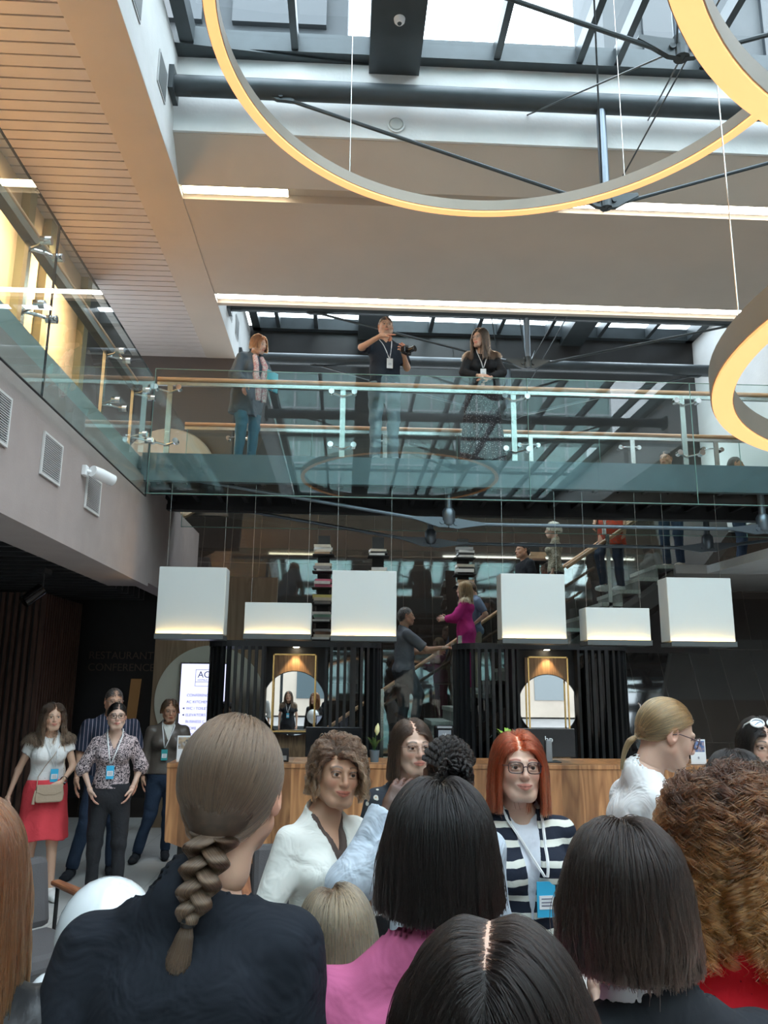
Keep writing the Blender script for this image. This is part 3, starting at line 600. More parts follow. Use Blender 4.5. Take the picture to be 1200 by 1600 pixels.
# ================================================================ PASSAGE: DISC, SCREEN, LETTERING
dc = thing('wall_disc', 'large cream disc on the tan wall behind the information screen', 'wall disc', (-1.80, 11.12, 1.62))
MB().lathe([(0, -.02), (.73, -.02), (.73, .03), (0, .03)], n=72, axis='y').build('disc', M_CREAM, dc)
sc_ = thing('information_screen', 'tall bluish information screen in front of the cream disc', 'screen', (-1.87, 11.04, 1.12))
MB().box((-.33, 0, 0), (.33, .06, 1.0)).build('bezel', M_BLACKG, sc_); MB().box((-.31, -.004, .02), (.31, 0, .98)).build('display', mat('display_pale', (.6, .62, .85), .3, emis=(.66, .68, 1.0), estr=.95), sc_)
MI = mat('ink_grey', (.12, .12, .18), .6)
fr = MB()
for a in ((-.12, .74, .14, .745), (-.12, .90, .14, .905), (-.12, .74, -.115, .905), (.135, .74, .14, .905), (-.12, .685, .14, .69), (-.12, .685, -.115, .74), (.135, .685, .14, .74)): fr.box((a[0], -.007, a[1]), (a[2], -.004, a[3]))
fr.build('logo_box', MI, sc_)
text('lettering', 'AC', .12, MI, (-.09, -.006, .80), parent=sc_); text('lettering', 'HOTELS', .036, MI, (-.09, -.006, .755), parent=sc_)
for i, t in enumerate(('CONFERENCE', 'AC KITCHEN', 'WC / TOILET', 'ELEVATORS', 'BUSINESS C.', 'STORE', 'LOCKER')):
    text('lettering', t, .05, MI, (-.22, -.006, .55-i*.085), parent=sc_)
ar = MB()
for i in (2, 3): z = .567-i*.085; ar.add([(-.27, -.006, z), (-.24, -.006, z+.015), (-.24, -.006, z-.015)], [(0, 2, 1)])
for i in (0, 1): z = .567-i*.085; ar.add([(.27, -.006, z), (.24, -.006, z+.015), (.24, -.006, z-.015)], [(0, 1, 2)])
ar.build('arrow', MI, sc_)
ws = thing('wall_lettering', 'dim metal lettering on the black passage wall', 'sign', tuple(at(135, 1040, 11.9)))
for t, z in (('RESTAURANT', .1), ('CONFERENCE', -.07)): text('lettering', t, .15, mat('dim_bronze', (.10, .07, .055), .4, metal=.3), (.02, 0, z), parent=ws)
# slat clad block at the left
sb = thing('slatted_pillar', 'broad pillar clad in dark walnut slats at the left edge', 'pillar', (-5.3, 10.6, 0))
MB().box((-1.7, -.55, 0), (1.55, .9, 2.92)).build('core', M_BLACK, sb)
b = MB()
for i in range(40): b.box((-1.7+i*.082, -.60, 0), (-1.66+i*.082, -.55, 2.92))
for i in range(17): b.box((1.55, -.55+i*.085, 0), (1.6, -.51+i*.085, 2.92))
b.build('slat_cladding', M_SLATW, sb)
dr = thing('passage_lamp', 'narrow warm lit door opening in the dark passage', 'door', tuple(at(203, 1085, 11.95))); dr.name = 'lit_doorway'
MB().prism([(-.04, -.5), (.09, -.5), (.14, .22), (.0, .22)], 0, .05, 'y').build('opening', mat('warm_opening', (.12, .07, .03), .6, emis=(1, .55, .2), estr=.03), dr)

# ================================================================ ON THE COUNTER
CT = 1.12
def cpos(px, Y=8.0, z=CT): q = at(px, 1190, Y); return (float(q[0]), Y, z)
def monitor(px, w, h, label, logo=None, lift=.10, Y=8.05):
    r = thing('computer_monitor', label, 'monitor', cpos(px, Y), group='computer monitors on the counter')
    MB().box((-w/2, -.012, lift), (w/2, .02, lift+h)).build('housing', M_BLACKG, r, bevel=.004)
    MB().box((-w/2+.01, .0205, lift+.01), (w/2-.01, .022, lift+h-.01)).build('display', mat('screen_off', (.05, .06, .08), .2, emis=(.5, .6, .8), estr=.3), r)
    MB().box((-.03, -.045, .01), (.03, -.012, lift+h*.6)).build('stand', mat('stand_grey', (.25, .26, .27), .4, metal=.5), r, bevel=.004)
    MB().box((-.11, -.09, 0), (.11, .1, .012)).build('foot', M_BLACK, r, bevel=.004)
    if logo: text('logo', logo, .085, M_WPAPER, (-.035, -.014, lift+h-.13), parent=r, ext=.0005)
    return r
monitor(521, .55, .28, 'wide black monitor seen from behind, left of the white lily', lift=.04)
monitor(857, .54, .27, 'black monitor with round logo seen from behind, beside the red haired woman', 'hp', lift=.05)
pt = thing('card_terminal', 'small black payment terminal on the counter by the braided hair', 'terminal', cpos(440))
MB().prism([(-.06, 0), (.06, 0), (.06, .05), (-.06, .13)], -.07, .07, 'x').build('body', M_BLACKG, pt, bevel=.005); MB().box((-.05, -.065, .02), (.05, -.06, .06)).build('paper_slot', M_INOX, pt)
def card(px, w, h, label, kind, Y=7.9):
    r = thing('photo_card' if kind else 'sign_card', label, 'card', cpos(px, Y))
    MB().box((-w/2, 0, 0), (w/2, .004, h)).build('card', M_WPAPER, r); MB().box((-w/2, 0, 0), (w/2, .05, .004)).build('foot', M_WPAPER, r)
    if kind:
        m = mat('card_photo_'+kind, (.1, .1, .12), .4); n = m.node_tree; v = n.nodes.new('ShaderNodeTexVoronoi'); v.inputs['Scale'].default_value = 45
        t = n.nodes.new('ShaderNodeTexCoord'); n.links.new(t.outputs['Object'], v.inputs['Vector']); rr_ = n.nodes.new('ShaderNodeValToRGB')
        c = [(.05, .06, .10), (.5, .36, .22), (.35, .35, .38)] if kind == 'warm' else [(.03, .05, .12), (.12, .2, .4), (.5, .3, .2)]
        rr_.color_ramp.elements.new(.5); [setattr(e, 'color', (*k, 1)) for e, k in zip(rr_.color_ramp.elements, c)]
        n.links.new(v.outputs['Color'], rr_.inputs['Fac']); n.links.new(rr_.outputs['Color'], n.nodes['Principled BSDF'].inputs['Base Color'])
        MB().box((-w/2+.01, -.002, h*.5), (w/2-.01, 0, h*.94)).build('picture', m, r)
        text('lettering', '8', .03, MI, (-.008, -.002, h*.22), parent=r)
    else: text('lettering', 'ENVEY', .045, mat('green_ink', (.15, .25, .2), .6), (-.06, -.002, h*.35), parent=r)
card(287, .14, .24, 'white card with interior photo at the left counter end', 'warm')
card(1092, .15, .235, 'white card with blue night photo at the right of the counter', 'cool')
card(1037, .19, .12, 'white name card with green letters beside the grey plant pot', None)
def leafy(r, n, L, w, up, m, z0, spread=1.0, seed=1):
    R = random.Random(seed); b = MB()
    for i in range(n):
        a = R.uniform(0, 2*PI); l = L*R.uniform(.6, 1.1); pts = []
        for k in range(7):
            t = k/6; rad = spread*l*(t**1.2)*.8; zz = z0+up*l*math.sin(t*1.7)*.9; ww = w*math.sin(PI*min(1, t*.93+.07))*(1-t*.25)
            c = Vector((math.cos(a)*rad, math.sin(a)*rad, zz)); s = Vector((-math.sin(a), math.cos(a), 0))*ww; pts += [c-s, c+Vector((0, 0, -.15*ww)), c+s]
        b.add(pts, [(k*3+j, k*3+j+1, k*3+j+4, k*3+j+3) for k in range(6) for j in (0, 1)])
    return b.build('leaves', m, r, smooth=True)
M_LEAF = mat('leaf_green', (.06, .14, .04), .45, nscale=10, namt=.25); M_LEAFB = mat('bright_leaf', (.25, .42, .06), .45, nscale=10, namt=.15)
def pot(r, R, h, m): MB().lathe([(0, 0), (R*.78, 0), (R, h), (R*.92, h), (R*.9, h-.012), (0, h-.012)], n=28).build('pot', m, r, smooth=True)
pl = thing('peace_lily', 'potted lily with one pale bloom in a blue grey pot on the counter', 'potted plant', cpos(585, 8.0)); pot(pl, .05, .11, mat('blue_grey_pot', (.12, .16, .19), .5)); leafy(pl, 15, .2, .014, .75, M_LEAF, .1, .8, 3)
MB().tube([(0, 0, .1), (.01, -.01, .25), (.02, -.02, .3)], .003, 6).build('stem', M_LEAF, pl); MB().tube([(.02, -.02, .25), (.022, -.022, .29), (.026, -.022, .33), (.032, -.022, .365)], [.006, .026, .02, .002], 12).build('bloom', mat('ivory_bloom', (.75, .68, .35), .5), pl, smooth=True)
pl2 = thing('potted_plant', 'grassy plant in a grey pot beside the white name card', 'potted plant', cpos(1066, 8.05)); pot(pl2, .055, .12, mat('grey_pot', (.2, .22, .23), .5)); leafy(pl2, 34, .23, .006, .8, M_LEAF, .11, .8, 5)
pl3 = thing('leafy_plant', 'bright green plant whose leaf tips rise above the red hair', 'potted plant', cpos(795, 8.05)); pot(pl3, .06, .13, M_BLACK); leafy(pl3, 16, .24, .02, .85, M_LEAFB, .12, .7, 8)
sd_ = thing('sanitizer_dispenser', 'black dispenser with grey label standing between the two booths', 'dispenser', (float(at(694, 1140, 9.0)[0]), 9.0, 0))
MB().lathe([(0, 0), (.15, 0), (.15, .015), (.02, .02), (.02, 1.05), (0, 1.05)], n=24).build('stand', M_BLACK, sd_, smooth=True)
MB().box((-.11, -.05, 1.03), (.11, .06, 1.42)).build('housing', M_BLACKG, sd_, bevel=.03); MB().box((-.07, -.053, 1.2), (.07, -.05, 1.37)).build('label_plate', mat('grey_label', (.28, .30, .33), .5), sd_)
text('lettering', 'LF', .04, M_WPAPER, (-.02, -.055, 1.31), parent=sd_)
cw = thing('tall_white_rod', 'slim bright tap shaped rod behind the counter beside the right booth', 'rod', (float(at(1002, 1110, 8.9)[0]), 8.9, 0)); MB().tube([(0, 0, 0), (0, 0, 1.6), (-.01, 0, 1.66), (-.035, 0, 1.68)], .014, 10).build('rod', M_CHROME, cw, smooth=True); MB().lathe([(0, 0), (.1, 0), (.1, .012), (0, .012)], n=20).build('foot', M_CHROME, cw)

# ================================================================ FOREGROUND FURNITURE
def armchair(label, loc, rz):
    r = thing('armchair', label, 'armchair', loc, rz, 'grey lounge armchairs'); mf = mat('charcoal_upholstery', (.085, .078, .08), .85, bump=.15, bscale=150); mw = wood('armrest_walnut', (.16, .05, .025), (.33, .13, .06), 'y', 2, .35) if 'armrest_walnut' not in MATS else MATS['armrest_walnut']
    MB().box((-.27, -.28, .34), (.27, .26, .46)).build('seat', mf, r, bevel=.05)
    MB().prism([(.2, .46), (.3, .46), (.37, .82), (.29, .84)], -.25, .25, 'x').build('backrest', mf, r, bevel=.04)
    for s in (-1, 1):
        MB().prism([(-.24, .62), (.30, .66), (.30, .69), (-.22, .665), (-.27, .64)], s*.30-.03, s*.30+.03, 'x').build('armrest', mw, r, bevel=.012)
        for y in (-.22, .26): MB().tube([(s*.30, y, 0), (s*.30, y, .65)], .012, 8).build('leg', M_BLACK, r)
    return r
armchair('grey armchair with walnut armrests at the lower left', (-1.68, 4.8, 0), .85)
armchair('grey armchair mostly hidden behind the braided woman, one armrest showing', (-.27, 5.25, 0), .15)
cs_ = thing('white_carrier', 'white folded plastic strap hanging over the armchair back', 'strap', (-1.93, 4.93, .66), .5)
q = MB(); q.tube([(-.06, 0, .2), (.0, -.03, .17), (.07, 0, .2)], .012, 8); q.tube([(0, -.03, .17), (.01, -.05, .0), (.02, -.05, -.16)], .012, 8); q.tube([(-.06, 0, .2), (-.06, .05, .19), (.07, .05, .19), (.07, 0, .2)], .010, 8); q.build('strap', M_SHOEW, cs_, smooth=True)
M_BAL = mat('pearl_balloon', (.72, .75, .76), .18, coat=.6)
def balloon(label, c, r, rope=.5):
    o = thing('balloon', label, 'balloon', c, group='white balloons'); N = 14
    MB().lathe([(r*math.sin(PI*k/N)*(1 if k > N/2 else 1-.10*math.cos(PI*k/N)), -r*1.12*math.cos(PI*k/N)) for k in range(N+1)], n=32).build('skin', M_BAL, o, smooth=True)
    MB().lathe([(.012, -r*1.12-.018), (.004, -r*1.12-.004), (.004, -r*1.12+.004)], n=12).build('knot', M_BAL, o); MB().tube([(0, 0, -r*1.12-.01), (.01, 0, -r*1.12-rope)], .001, 4).build('string', M_WPAPER, o)
balloon('large white balloon behind the black sleeve at the lower left', tuple(at(166, 1462, 2.3)), .128)
balloon('small white balloon by the black leather jacket', tuple(at(76, 1560, 1.75)), .042, .3)
tb = thing('side_table', 'low grey lounge table at the lower left holding nothing', 'table', (-1.05, 2.3, 0)); tb['label'] = 'grey pouf seat below the balloons at the lower left'; tb['category'] = 'pouf'; tb.name = 'pouf'
MB().lathe([(0, 0), (.26, 0), (.28, .03), (.28, .42), (.26, .45), (0, .46)], n=36).build('cushion', mat('pouf_fabric', (.16, .15, .15), .9, bump=.1, bscale=150), tb, smooth=True)
# ================================================================ PEOPLE: implicit surfaces
def smin(a, b, k):
    h = np.clip(.5+.5*(b-a)/k, 0, 1); return b*(1-h)+a*h-k*h*(1-h)
class Prim:      # kinds: rc (round cone a->b), el (ellipsoid); sc: per axis stretch in the frame F; cut: (point, dir) removes what lies beyond
    def __init__(s, kind, a, b=None, ra=.05, rb=None, sc=(1, 1, 1), F=None, cut=None, neg=False, k=None, R=None):
        s.kind = kind; s.a = np.array(a, float); s.b = None if b is None else np.array(b, float); s.ra = ra; s.rb = ra if rb is None else rb
        s.sc = np.array(sc, float); s.F = F; s.cut = cut; s.neg = neg; s.k = k; s.R = R
    def inflate(s, d):
        import copy; q = copy.copy(s)
        if q.kind == 'rc': q.ra = s.ra+d/min(s.sc.min(), 1.0); q.rb = s.rb+d/min(s.sc.min(), 1.0)
        else: q.ra = np.array(s.ra)+d
        return q
    def bbox(s, m):
        if s.kind == 'rc':
            r = np.maximum(s.ra, s.rb)*np.maximum(s.sc, .2); lo = np.minimum(s.a, s.b)-r-m; hi = np.maximum(s.a, s.b)+r+m
        else:
            r = np.max(s.ra)*np.ones(3); lo = s.a-r-m; hi = s.a+r+m
        if s.F is not None:
            c = np.array([[x, y, z] for x in (lo[0], hi[0]) for y in (lo[1], hi[1]) for z in (lo[2], hi[2])]); c = s.F.fwd(c); lo, hi = c.min(0), c.max(0)
        return lo, hi
    def ev(s, P):
        Q = s.F.inv(P) if s.F is not None else P
        if s.kind == 'rc':
            p = (Q-s.a)/s.sc; ba = (s.b-s.a)/s.sc; l2 = max(ba@ba, 1e-9); t = np.clip(p@ba/l2, 0, 1)
            d = (np.linalg.norm(p-t[..., None]*ba, axis=-1)-(s.ra+(s.rb-s.ra)*t))*s.sc.min()
        else:
            r = np.array(s.ra); p = Q-s.a
            if s.R is not None: p = p@s.R
            k0 = np.linalg.norm(p/r, axis=-1); k1 = np.linalg.norm(p/(r*r), axis=-1); d = np.where(k0 > 1e-6, k0*(k0-1)/np.maximum(k1, 1e-6), -r.min())
        if s.cut is not None: d = np.maximum(d, (Q-np.array(s.cut[0]))@np.array(s.cut[1]))
        return d
class Frame:     # rigid frame: x -> R (x - o) + o + t
    def __init__(s, R, o, t=(0, 0, 0)): s.R = np.array(R); s.o = np.array(o, float); s.t = np.array(t, float)
    def fwd(s, P): return (np.asarray(P)-s.o)@s.R.T+s.o+s.t
    def inv(s, P): return (np.asarray(P)-s.o-s.t)@s.R+s.o
class Chain:
    def __init__(s, *f): s.f = f          # f[0] innermost
    def fwd(s, P):
        for q in s.f: P = q.fwd(P)
        return P
    def inv(s, P):
        for q in reversed(s.f): P = q.inv(P)
        return P
def rot(ax, ay, az):
    cx, sx, cY, sY, cz, sz = math.cos(ax), math.sin(ax), math.cos(ay), math.sin(ay), math.cos(az), math.sin(az)
    X = np.array([[1, 0, 0], [0, cx, -sx], [0, sx, cx]]); Y = np.array([[cY, 0, sY], [0, 1, 0], [-sY, 0, cY]]); Z = np.array([[cz, -sz, 0], [sz, cz, 0], [0, 0, 1]])
    return Z@Y@X
def sdf_pts(prims, P, k=.02):
    d = np.full(P.shape[:-1], 9.0)
    for q in prims:
        if q.neg: d = np.maximum(d, -q.ev(P)) if not q.k else -smin(-d, q.ev(P), q.k)
        else: d = smin(d, q.ev(P), q.k or k)
    return d
def sdf_grid(prims, h, k=.02, pad=.03, fold=0., fscale=9., clip=None, post=None):
    lo = np.min([q.bbox(0)[0] for q in prims if not q.neg], 0)-pad; hi = np.max([q.bbox(0)[1] for q in prims if not q.neg], 0)+pad
    if clip is not None: lo = np.maximum(lo, clip[0]); hi = np.minimum(hi, clip[1])
    ax = [np.arange(lo[i], hi[i]+h, h) for i in range(3)]
    V = np.full([len(a) for a in ax], .3)
    for q in prims:
        b0, b1 = q.bbox(.05 if not q.neg else .01)
        s = [slice(max(0, int((b0[i]-lo[i])/h)), max(0, int((b1[i]-lo[i])/h)+2)) for i in range(3)]
        if any(x.start >= x.stop or x.start >= len(ax[i]) for i, x in enumerate(s)): continue
        G = np.stack(np.meshgrid(*[ax[i][s[i]] for i in range(3)], indexing='ij'), -1); d = q.ev(G); v = V[s[0], s[1], s[2]]
        if q.neg: V[s[0], s[1], s[2]] = np.maximum(v, -d) if not q.k else -smin(-v, d, q.k)
        else: V[s[0], s[1], s[2]] = smin(v, d, q.k or k)
    if fold or post:
        G = np.stack(np.meshgrid(*ax, indexing='ij'), -1)
        if fold:
            x, y, z = G[..., 0]*fscale, G[..., 1]*fscale, G[..., 2]*fscale
            n = np.sin(1.3*x+2.1*z+1.7*np.sin(1.1*z+y))+np.sin(2.3*z-1.9*x+2*np.sin(.9*x+1.3*y)+1)*.8+np.sin(3.7*y+1.2*z+np.sin(2.1*x))*.5
            V = V-fold*n*.5
        if post: V = post(V, G)
    return nets(V, lo, h)
def nets(V, lo, h):
    S = V < 0
    C = [S[i:S.shape[0]-1+i, j:S.shape[1]-1+j, k:S.shape[2]-1+k] for i in (0, 1) for j in (0, 1) for k in (0, 1)]
    cnt = sum(c.astype(np.int8) for c in C); act = (cnt > 0) & (cnt < 8)
    idx = np.full(act.shape, -1, np.int64); idx[act] = np.arange(act.sum()); I = np.argwhere(act)
    if len(I) == 0: return np.zeros((0, 3)), np.zeros((0, 4), int)
    pos = np.zeros((len(I), 3)); num = np.zeros(len(I))
    for a in range(3):
        o1, o2 = [q for q in range(3) if q != a]
        for u in (0, 1):
            for w in (0, 1):
                A = I.copy(); A[:, o1] += u; A[:, o2] += w; B = A.copy(); B[:, a] += 1
                va = V[A[:, 0], A[:, 1], A[:, 2]]; vb = V[B[:, 0], B[:, 1], B[:, 2]]; m = (va < 0) != (vb < 0)
                t = np.where(m, va/np.where(m, va-vb, 1), 0); p = A.astype(float); p[:, a] += t
                pos[m] += p[m]; num[m] += 1
    pos = pos/num[:, None]*h+lo; F = []
    for a in range(3):
        o1, o2 = [(1, 2), (2, 0), (0, 1)][a]
        sl0 = [slice(None)]*3; sl1 = [slice(None)]*3; sl0[a] = slice(0, -1); sl1[a] = slice(1, None)
        E = S[tuple(sl0)] != S[tuple(sl1)]; e = np.argwhere(E); e = e[(e[:, o1] > 0) & (e[:, o2] > 0) & (e[:, o1] < V.shape[o1]-1) & (e[:, o2] < V.shape[o2]-1)]
        if len(e) == 0: continue
        def cell(d1, d2):
            c = e.copy(); c[:, o1] -= d1; c[:, o2] -= d2; return idx[c[:, 0], c[:, 1], c[:, 2]]
        q = np.stack([cell(1, 1), cell(0, 1), cell(0, 0), cell(1, 0)], 1); ins = S[e[:, 0], e[:, 1], e[:, 2]]
        q[~ins] = q[~ins][:, ::-1]; F.append(q)
    F = np.concatenate(F); F = F[(F >= 0).all(1)]
    return pos, F
def smooth_mesh(P, F, it=2, lam=.5):
    if len(P) == 0: return P
    e = np.concatenate([F[:, [0, 1]], F[:, [1, 2]], F[:, [2, 3]], F[:, [3, 0]]]); e = np.concatenate([e, e[:, ::-1]])
    for _ in range(it):
        S = np.zeros_like(P); n = np.bincount(e[:, 0], minlength=len(P)).astype(float)
        for c in range(3): S[:, c] = np.bincount(e[:, 0], weights=P[e[:, 1], c], minlength=len(P))
        P = P+lam*(S/np.maximum(n, 1)[:, None]-P)
    return P
def np_mesh(name, parts, mats, parent=None, col=None, smooth=True):
    """parts: list of (P, F, material index); one mesh object"""
    Vs, Fs, Ms = [], [], []; k = 0
    for P, F, mi in parts:
        Vs.append(P); Fs.append(F+k); Ms.append(np.full(len(F), mi)); k += len(P)
    P = np.concatenate(Vs); F = np.concatenate(Fs); Ms = np.concatenate(Ms)
    me = bpy.data.meshes.new(name); me.vertices.add(len(P)); me.vertices.foreach_set('co', P.astype(np.float32).ravel())
    me.loops.add(F.size); me.loops.foreach_set('vertex_index', F.astype(np.int32).ravel()); me.polygons.add(len(F)); me.polygons.foreach_set('loop_start', np.arange(0, F.size, 4, dtype=np.int32))
    me.polygons.foreach_set('loop_total', np.full(len(F), 4, np.int32))
    me.polygons.foreach_set('material_index', Ms.astype(np.int32)); me.update(calc_edges=True); me.validate()
    for m in (mats if isinstance(mats, (list, tuple)) else [mats]): me.materials.append(m)
    if col is not None:
        a = me.color_attributes.new('Col', 'FLOAT_COLOR', 'POINT'); a.data.foreach_set('color', np.concatenate([col, np.ones((len(col), 1))], 1).astype(np.float32).ravel())
    if smooth: me.shade_smooth()
    o = bpy.data.objects.new(name, me); COL.objects.link(o)
    if parent is not None: o.parent = parent
    return o

# ---------------------------------------------------------------- skin, eyes, cloth materials
def skin_mat():
    m = bpy.data.materials.new('skin'); m.use_nodes = True; n = m.node_tree; b = n.nodes['Principled BSDF']; a = n.nodes.new('ShaderNodeAttribute'); a.attribute_name = 'Col'
    n.links.new(a.outputs['Color'], b.inputs['Base Color']); b.inputs['Roughness'].default_value = .52; b.inputs['Subsurface Weight'].default_value = .12; b.inputs['Subsurface Radius'].default_value = (.5, .2, .1); b.inputs['Subsurface Scale'].default_value = .01
    z = n.nodes.new('ShaderNodeTexNoise'); z.inputs['Scale'].default_value = 220; u = n.nodes.new('ShaderNodeBump'); u.inputs['Strength'].default_value = .08; u.inputs['Distance'].default_value = .002
    t = n.nodes.new('ShaderNodeTexCoord'); n.links.new(t.outputs['Object'], z.inputs['Vector']); n.links.new(z.outputs['Fac'], u.inputs['Height']); n.links.new(u.outputs['Normal'], b.inputs['Normal']); return m
M_SKIN = skin_mat(); M_EYE = mat('eye_white', (.50, .46, .44), .25)
M_IRIS = {'brown': mat('iris_brown', (.035, .018, .01), .15), 'blue': mat('iris_grey', (.06, .09, .11), .15)}
def cloth(name, col, col2=None, kind='plain', scale=20, rough=.85, thr=.5, wr=.5):
    if name in MATS: return MATS[name]
    m = mat(name, col, rough, nscale=5, namt=.05, spec=.25); n = m.node_tree; b = n.nodes['Principled BSDF']; t = n.nodes.new('ShaderNodeTexCoord')
    w = n.nodes.new('ShaderNodeTexNoise'); w.inputs['Scale'].default_value = 9; w.inputs['Detail'].default_value = 3; w.inputs['Distortion'].default_value = .8; n.links.new(t.outputs['Object'], w.inputs['Vector'])
    u = n.nodes.new('ShaderNodeBump'); u.inputs['Strength'].default_value = wr; u.inputs['Distance'].default_value = .03; n.links.new(w.outputs['Fac'], u.inputs['Height'])
    w2 = n.nodes.new('ShaderNodeTexNoise'); w2.inputs['Scale'].default_value = 500; n.links.new(t.outputs['Object'], w2.inputs['Vector']); u2 = n.nodes.new('ShaderNodeBump'); u2.inputs['Strength'].default_value = .15; u2.inputs['Distance'].default_value = .001
    n.links.new(w2.outputs['Fac'], u2.inputs['Height']); n.links.new(u.outputs['Normal'], u2.inputs['Normal']); n.links.new(u2.outputs['Normal'], b.inputs['Normal'])
    if kind != 'plain':
        r = n.nodes.new('ShaderNodeValToRGB'); r.color_ramp.interpolation = 'CONSTANT' if kind in ('stripes', 'pinstripe') else 'LINEAR'; e = r.color_ramp.elements; e[0].color = (*col, 1); e[1].color = (*col2, 1)
        if kind in ('stripes', 'pinstripe'):
            s = n.nodes.new('ShaderNodeSeparateXYZ'); n.links.new(t.outputs['Object'], s.inputs[0]); a = n.nodes.new('ShaderNodeMath'); a.operation = 'MULTIPLY'; a.inputs[1].default_value = scale
            if kind == 'stripes':
                # bands follow the knit: a touch of waviness
                wv = n.nodes.new('ShaderNodeMath'); wv.operation = 'MULTIPLY_ADD'; wv.inputs[1].default_value = .02; n.links.new(w.outputs['Fac'], wv.inputs[0]); n.links.new(s.outputs['Z'], wv.inputs[2]); n.links.new(wv.outputs[0], a.inputs[0])
            else: n.links.new(s.outputs['X'], a.inputs[0])
            f = n.nodes.new('ShaderNodeMath'); f.operation = 'FRACT'; n.links.new(a.outputs[0], f.inputs[0]); n.links.new(f.outputs[0], r.inputs['Fac']); e[0].position = 0; e[1].position = thr
        elif kind in ('floral', 'dots'):
            v = n.nodes.new('ShaderNodeTexVoronoi'); v.inputs['Scale'].default_value = scale; n.links.new(t.outputs['Object'], v.inputs['Vector']); n.links.new(v.outputs['Distance'], r.inputs['Fac'])
            e[0].color, e[1].color = (*col2, 1), (*col, 1); e[0].position = thr-.04; e[1].position = thr
            if kind == 'floral':
                q = r.color_ramp.elements.new(.06); q.color = (.55, .33, .2, 1); q2 = r.color_ramp.elements.new(.13); q2.color = (*col2, 1)
        elif kind == 'mottle':
            v = n.nodes.new('ShaderNodeTexNoise'); v.inputs['Scale'].default_value = scale; v.inputs['Detail'].default_value = 2; v.inputs['Distortion'].default_value = 2.5; n.links.new(t.outputs['Object'], v.inputs['Vector']); n.links.new(v.outputs['Fac'], r.inputs['Fac'])
            e[0].position = thr-.03; e[1].position = thr+.03
        n.links.new(r.outputs['Color'], b.inputs['Base Color'])
    return m
def hair_mats(name, c_root, c_tip, rough=.34):
    """mesh underlayer + strand material"""
    k = 'hair_'+name
    if k in MATS: return MATS[k], MATS[k+'_s']
    m = mat(k, tuple(.5*(a+b)*.55 for a, b in zip(c_root, c_tip)), .6, nscale=60, namt=.3)
    s = bpy.data.materials.new(k+'_s'); s.use_nodes = True; MATS[k+'_s'] = s; n = s.node_tree; n.nodes.clear(); o = n.nodes.new('ShaderNodeOutputMaterial'); h = n.nodes.new('ShaderNodeBsdfHairPrincipled'); h.parametrization = 'COLOR'
    hi = n.nodes.new('ShaderNodeHairInfo'); r = n.nodes.new('ShaderNodeValToRGB'); r.color_ramp.elements[0].color = (*c_root, 1); r.color_ramp.elements[1].color = (*c_tip, 1); r.color_ramp.elements[0].position = .15; r.color_ramp.elements[1].position = .75
    if name in ('blonde', 'curl'): r.color_ramp.elements[0].position, r.color_ramp.elements[1].position = ((.04, .24) if name == 'blonde' else (.12, .60))
    n.links.new(hi.outputs['Intercept'], r.inputs['Fac']); mr = n.nodes.new('ShaderNodeMapRange'); mr.inputs['To Min'].default_value = .55; mr.inputs['To Max'].default_value = 1.5; n.links.new(hi.outputs['Random'], mr.inputs['Value'])
    v = n.nodes.new('ShaderNodeVectorMath'); v.operation = 'SCALE'; n.links.new(r.outputs['Color'], v.inputs[0]); n.links.new(mr.outputs[0], v.inputs['Scale']); n.links.new(v.outputs[0], h.inputs['Color'])
    h.inputs['Roughness'].default_value = rough; h.inputs['IOR'].default_value = 1.40; h.inputs['Radial Roughness'].default_value = .5; n.links.new(h.outputs[0], o.inputs[0]); return m, s
HC = {'black': ((.006, .005, .005), (.011, .008, .007)), 'softblack': ((.010, .007, .006), (.030, .018, .013)), 'brown': ((.05, .03, .02), (.13, .08, .05)), 'darkbrown': ((.028, .017, .012), (.07, .04, .025)),
      'ash': ((.095, .060, .038), (.16, .098, .062)), 'blonde': ((.07, .05, .035), (.60, .43, .25)), 'honey': ((.22, .12, .05), (.48, .30, .14)), 'red': ((.20, .03, .012), (.33, .05, .02)), 'ginger': ((.25, .10, .035), (.50, .24, .08)),
      'curl': ((.026, .012, .008), (.30, .105, .032)), 'auburn': ((.10, .045, .025), (.28, .14, .07)), 'silver': ((.45, .38, .28), (.75, .66, .5)), 'short': ((.03, .022, .018), (.05, .035, .03)), 'greybrown': ((.06, .05, .045), (.12, .10, .09)), 'chestnut': ((.06, .032, .02), (.16, .09, .05)), 'auburnred': ((.13, .045, .02), (.26, .10, .04))}

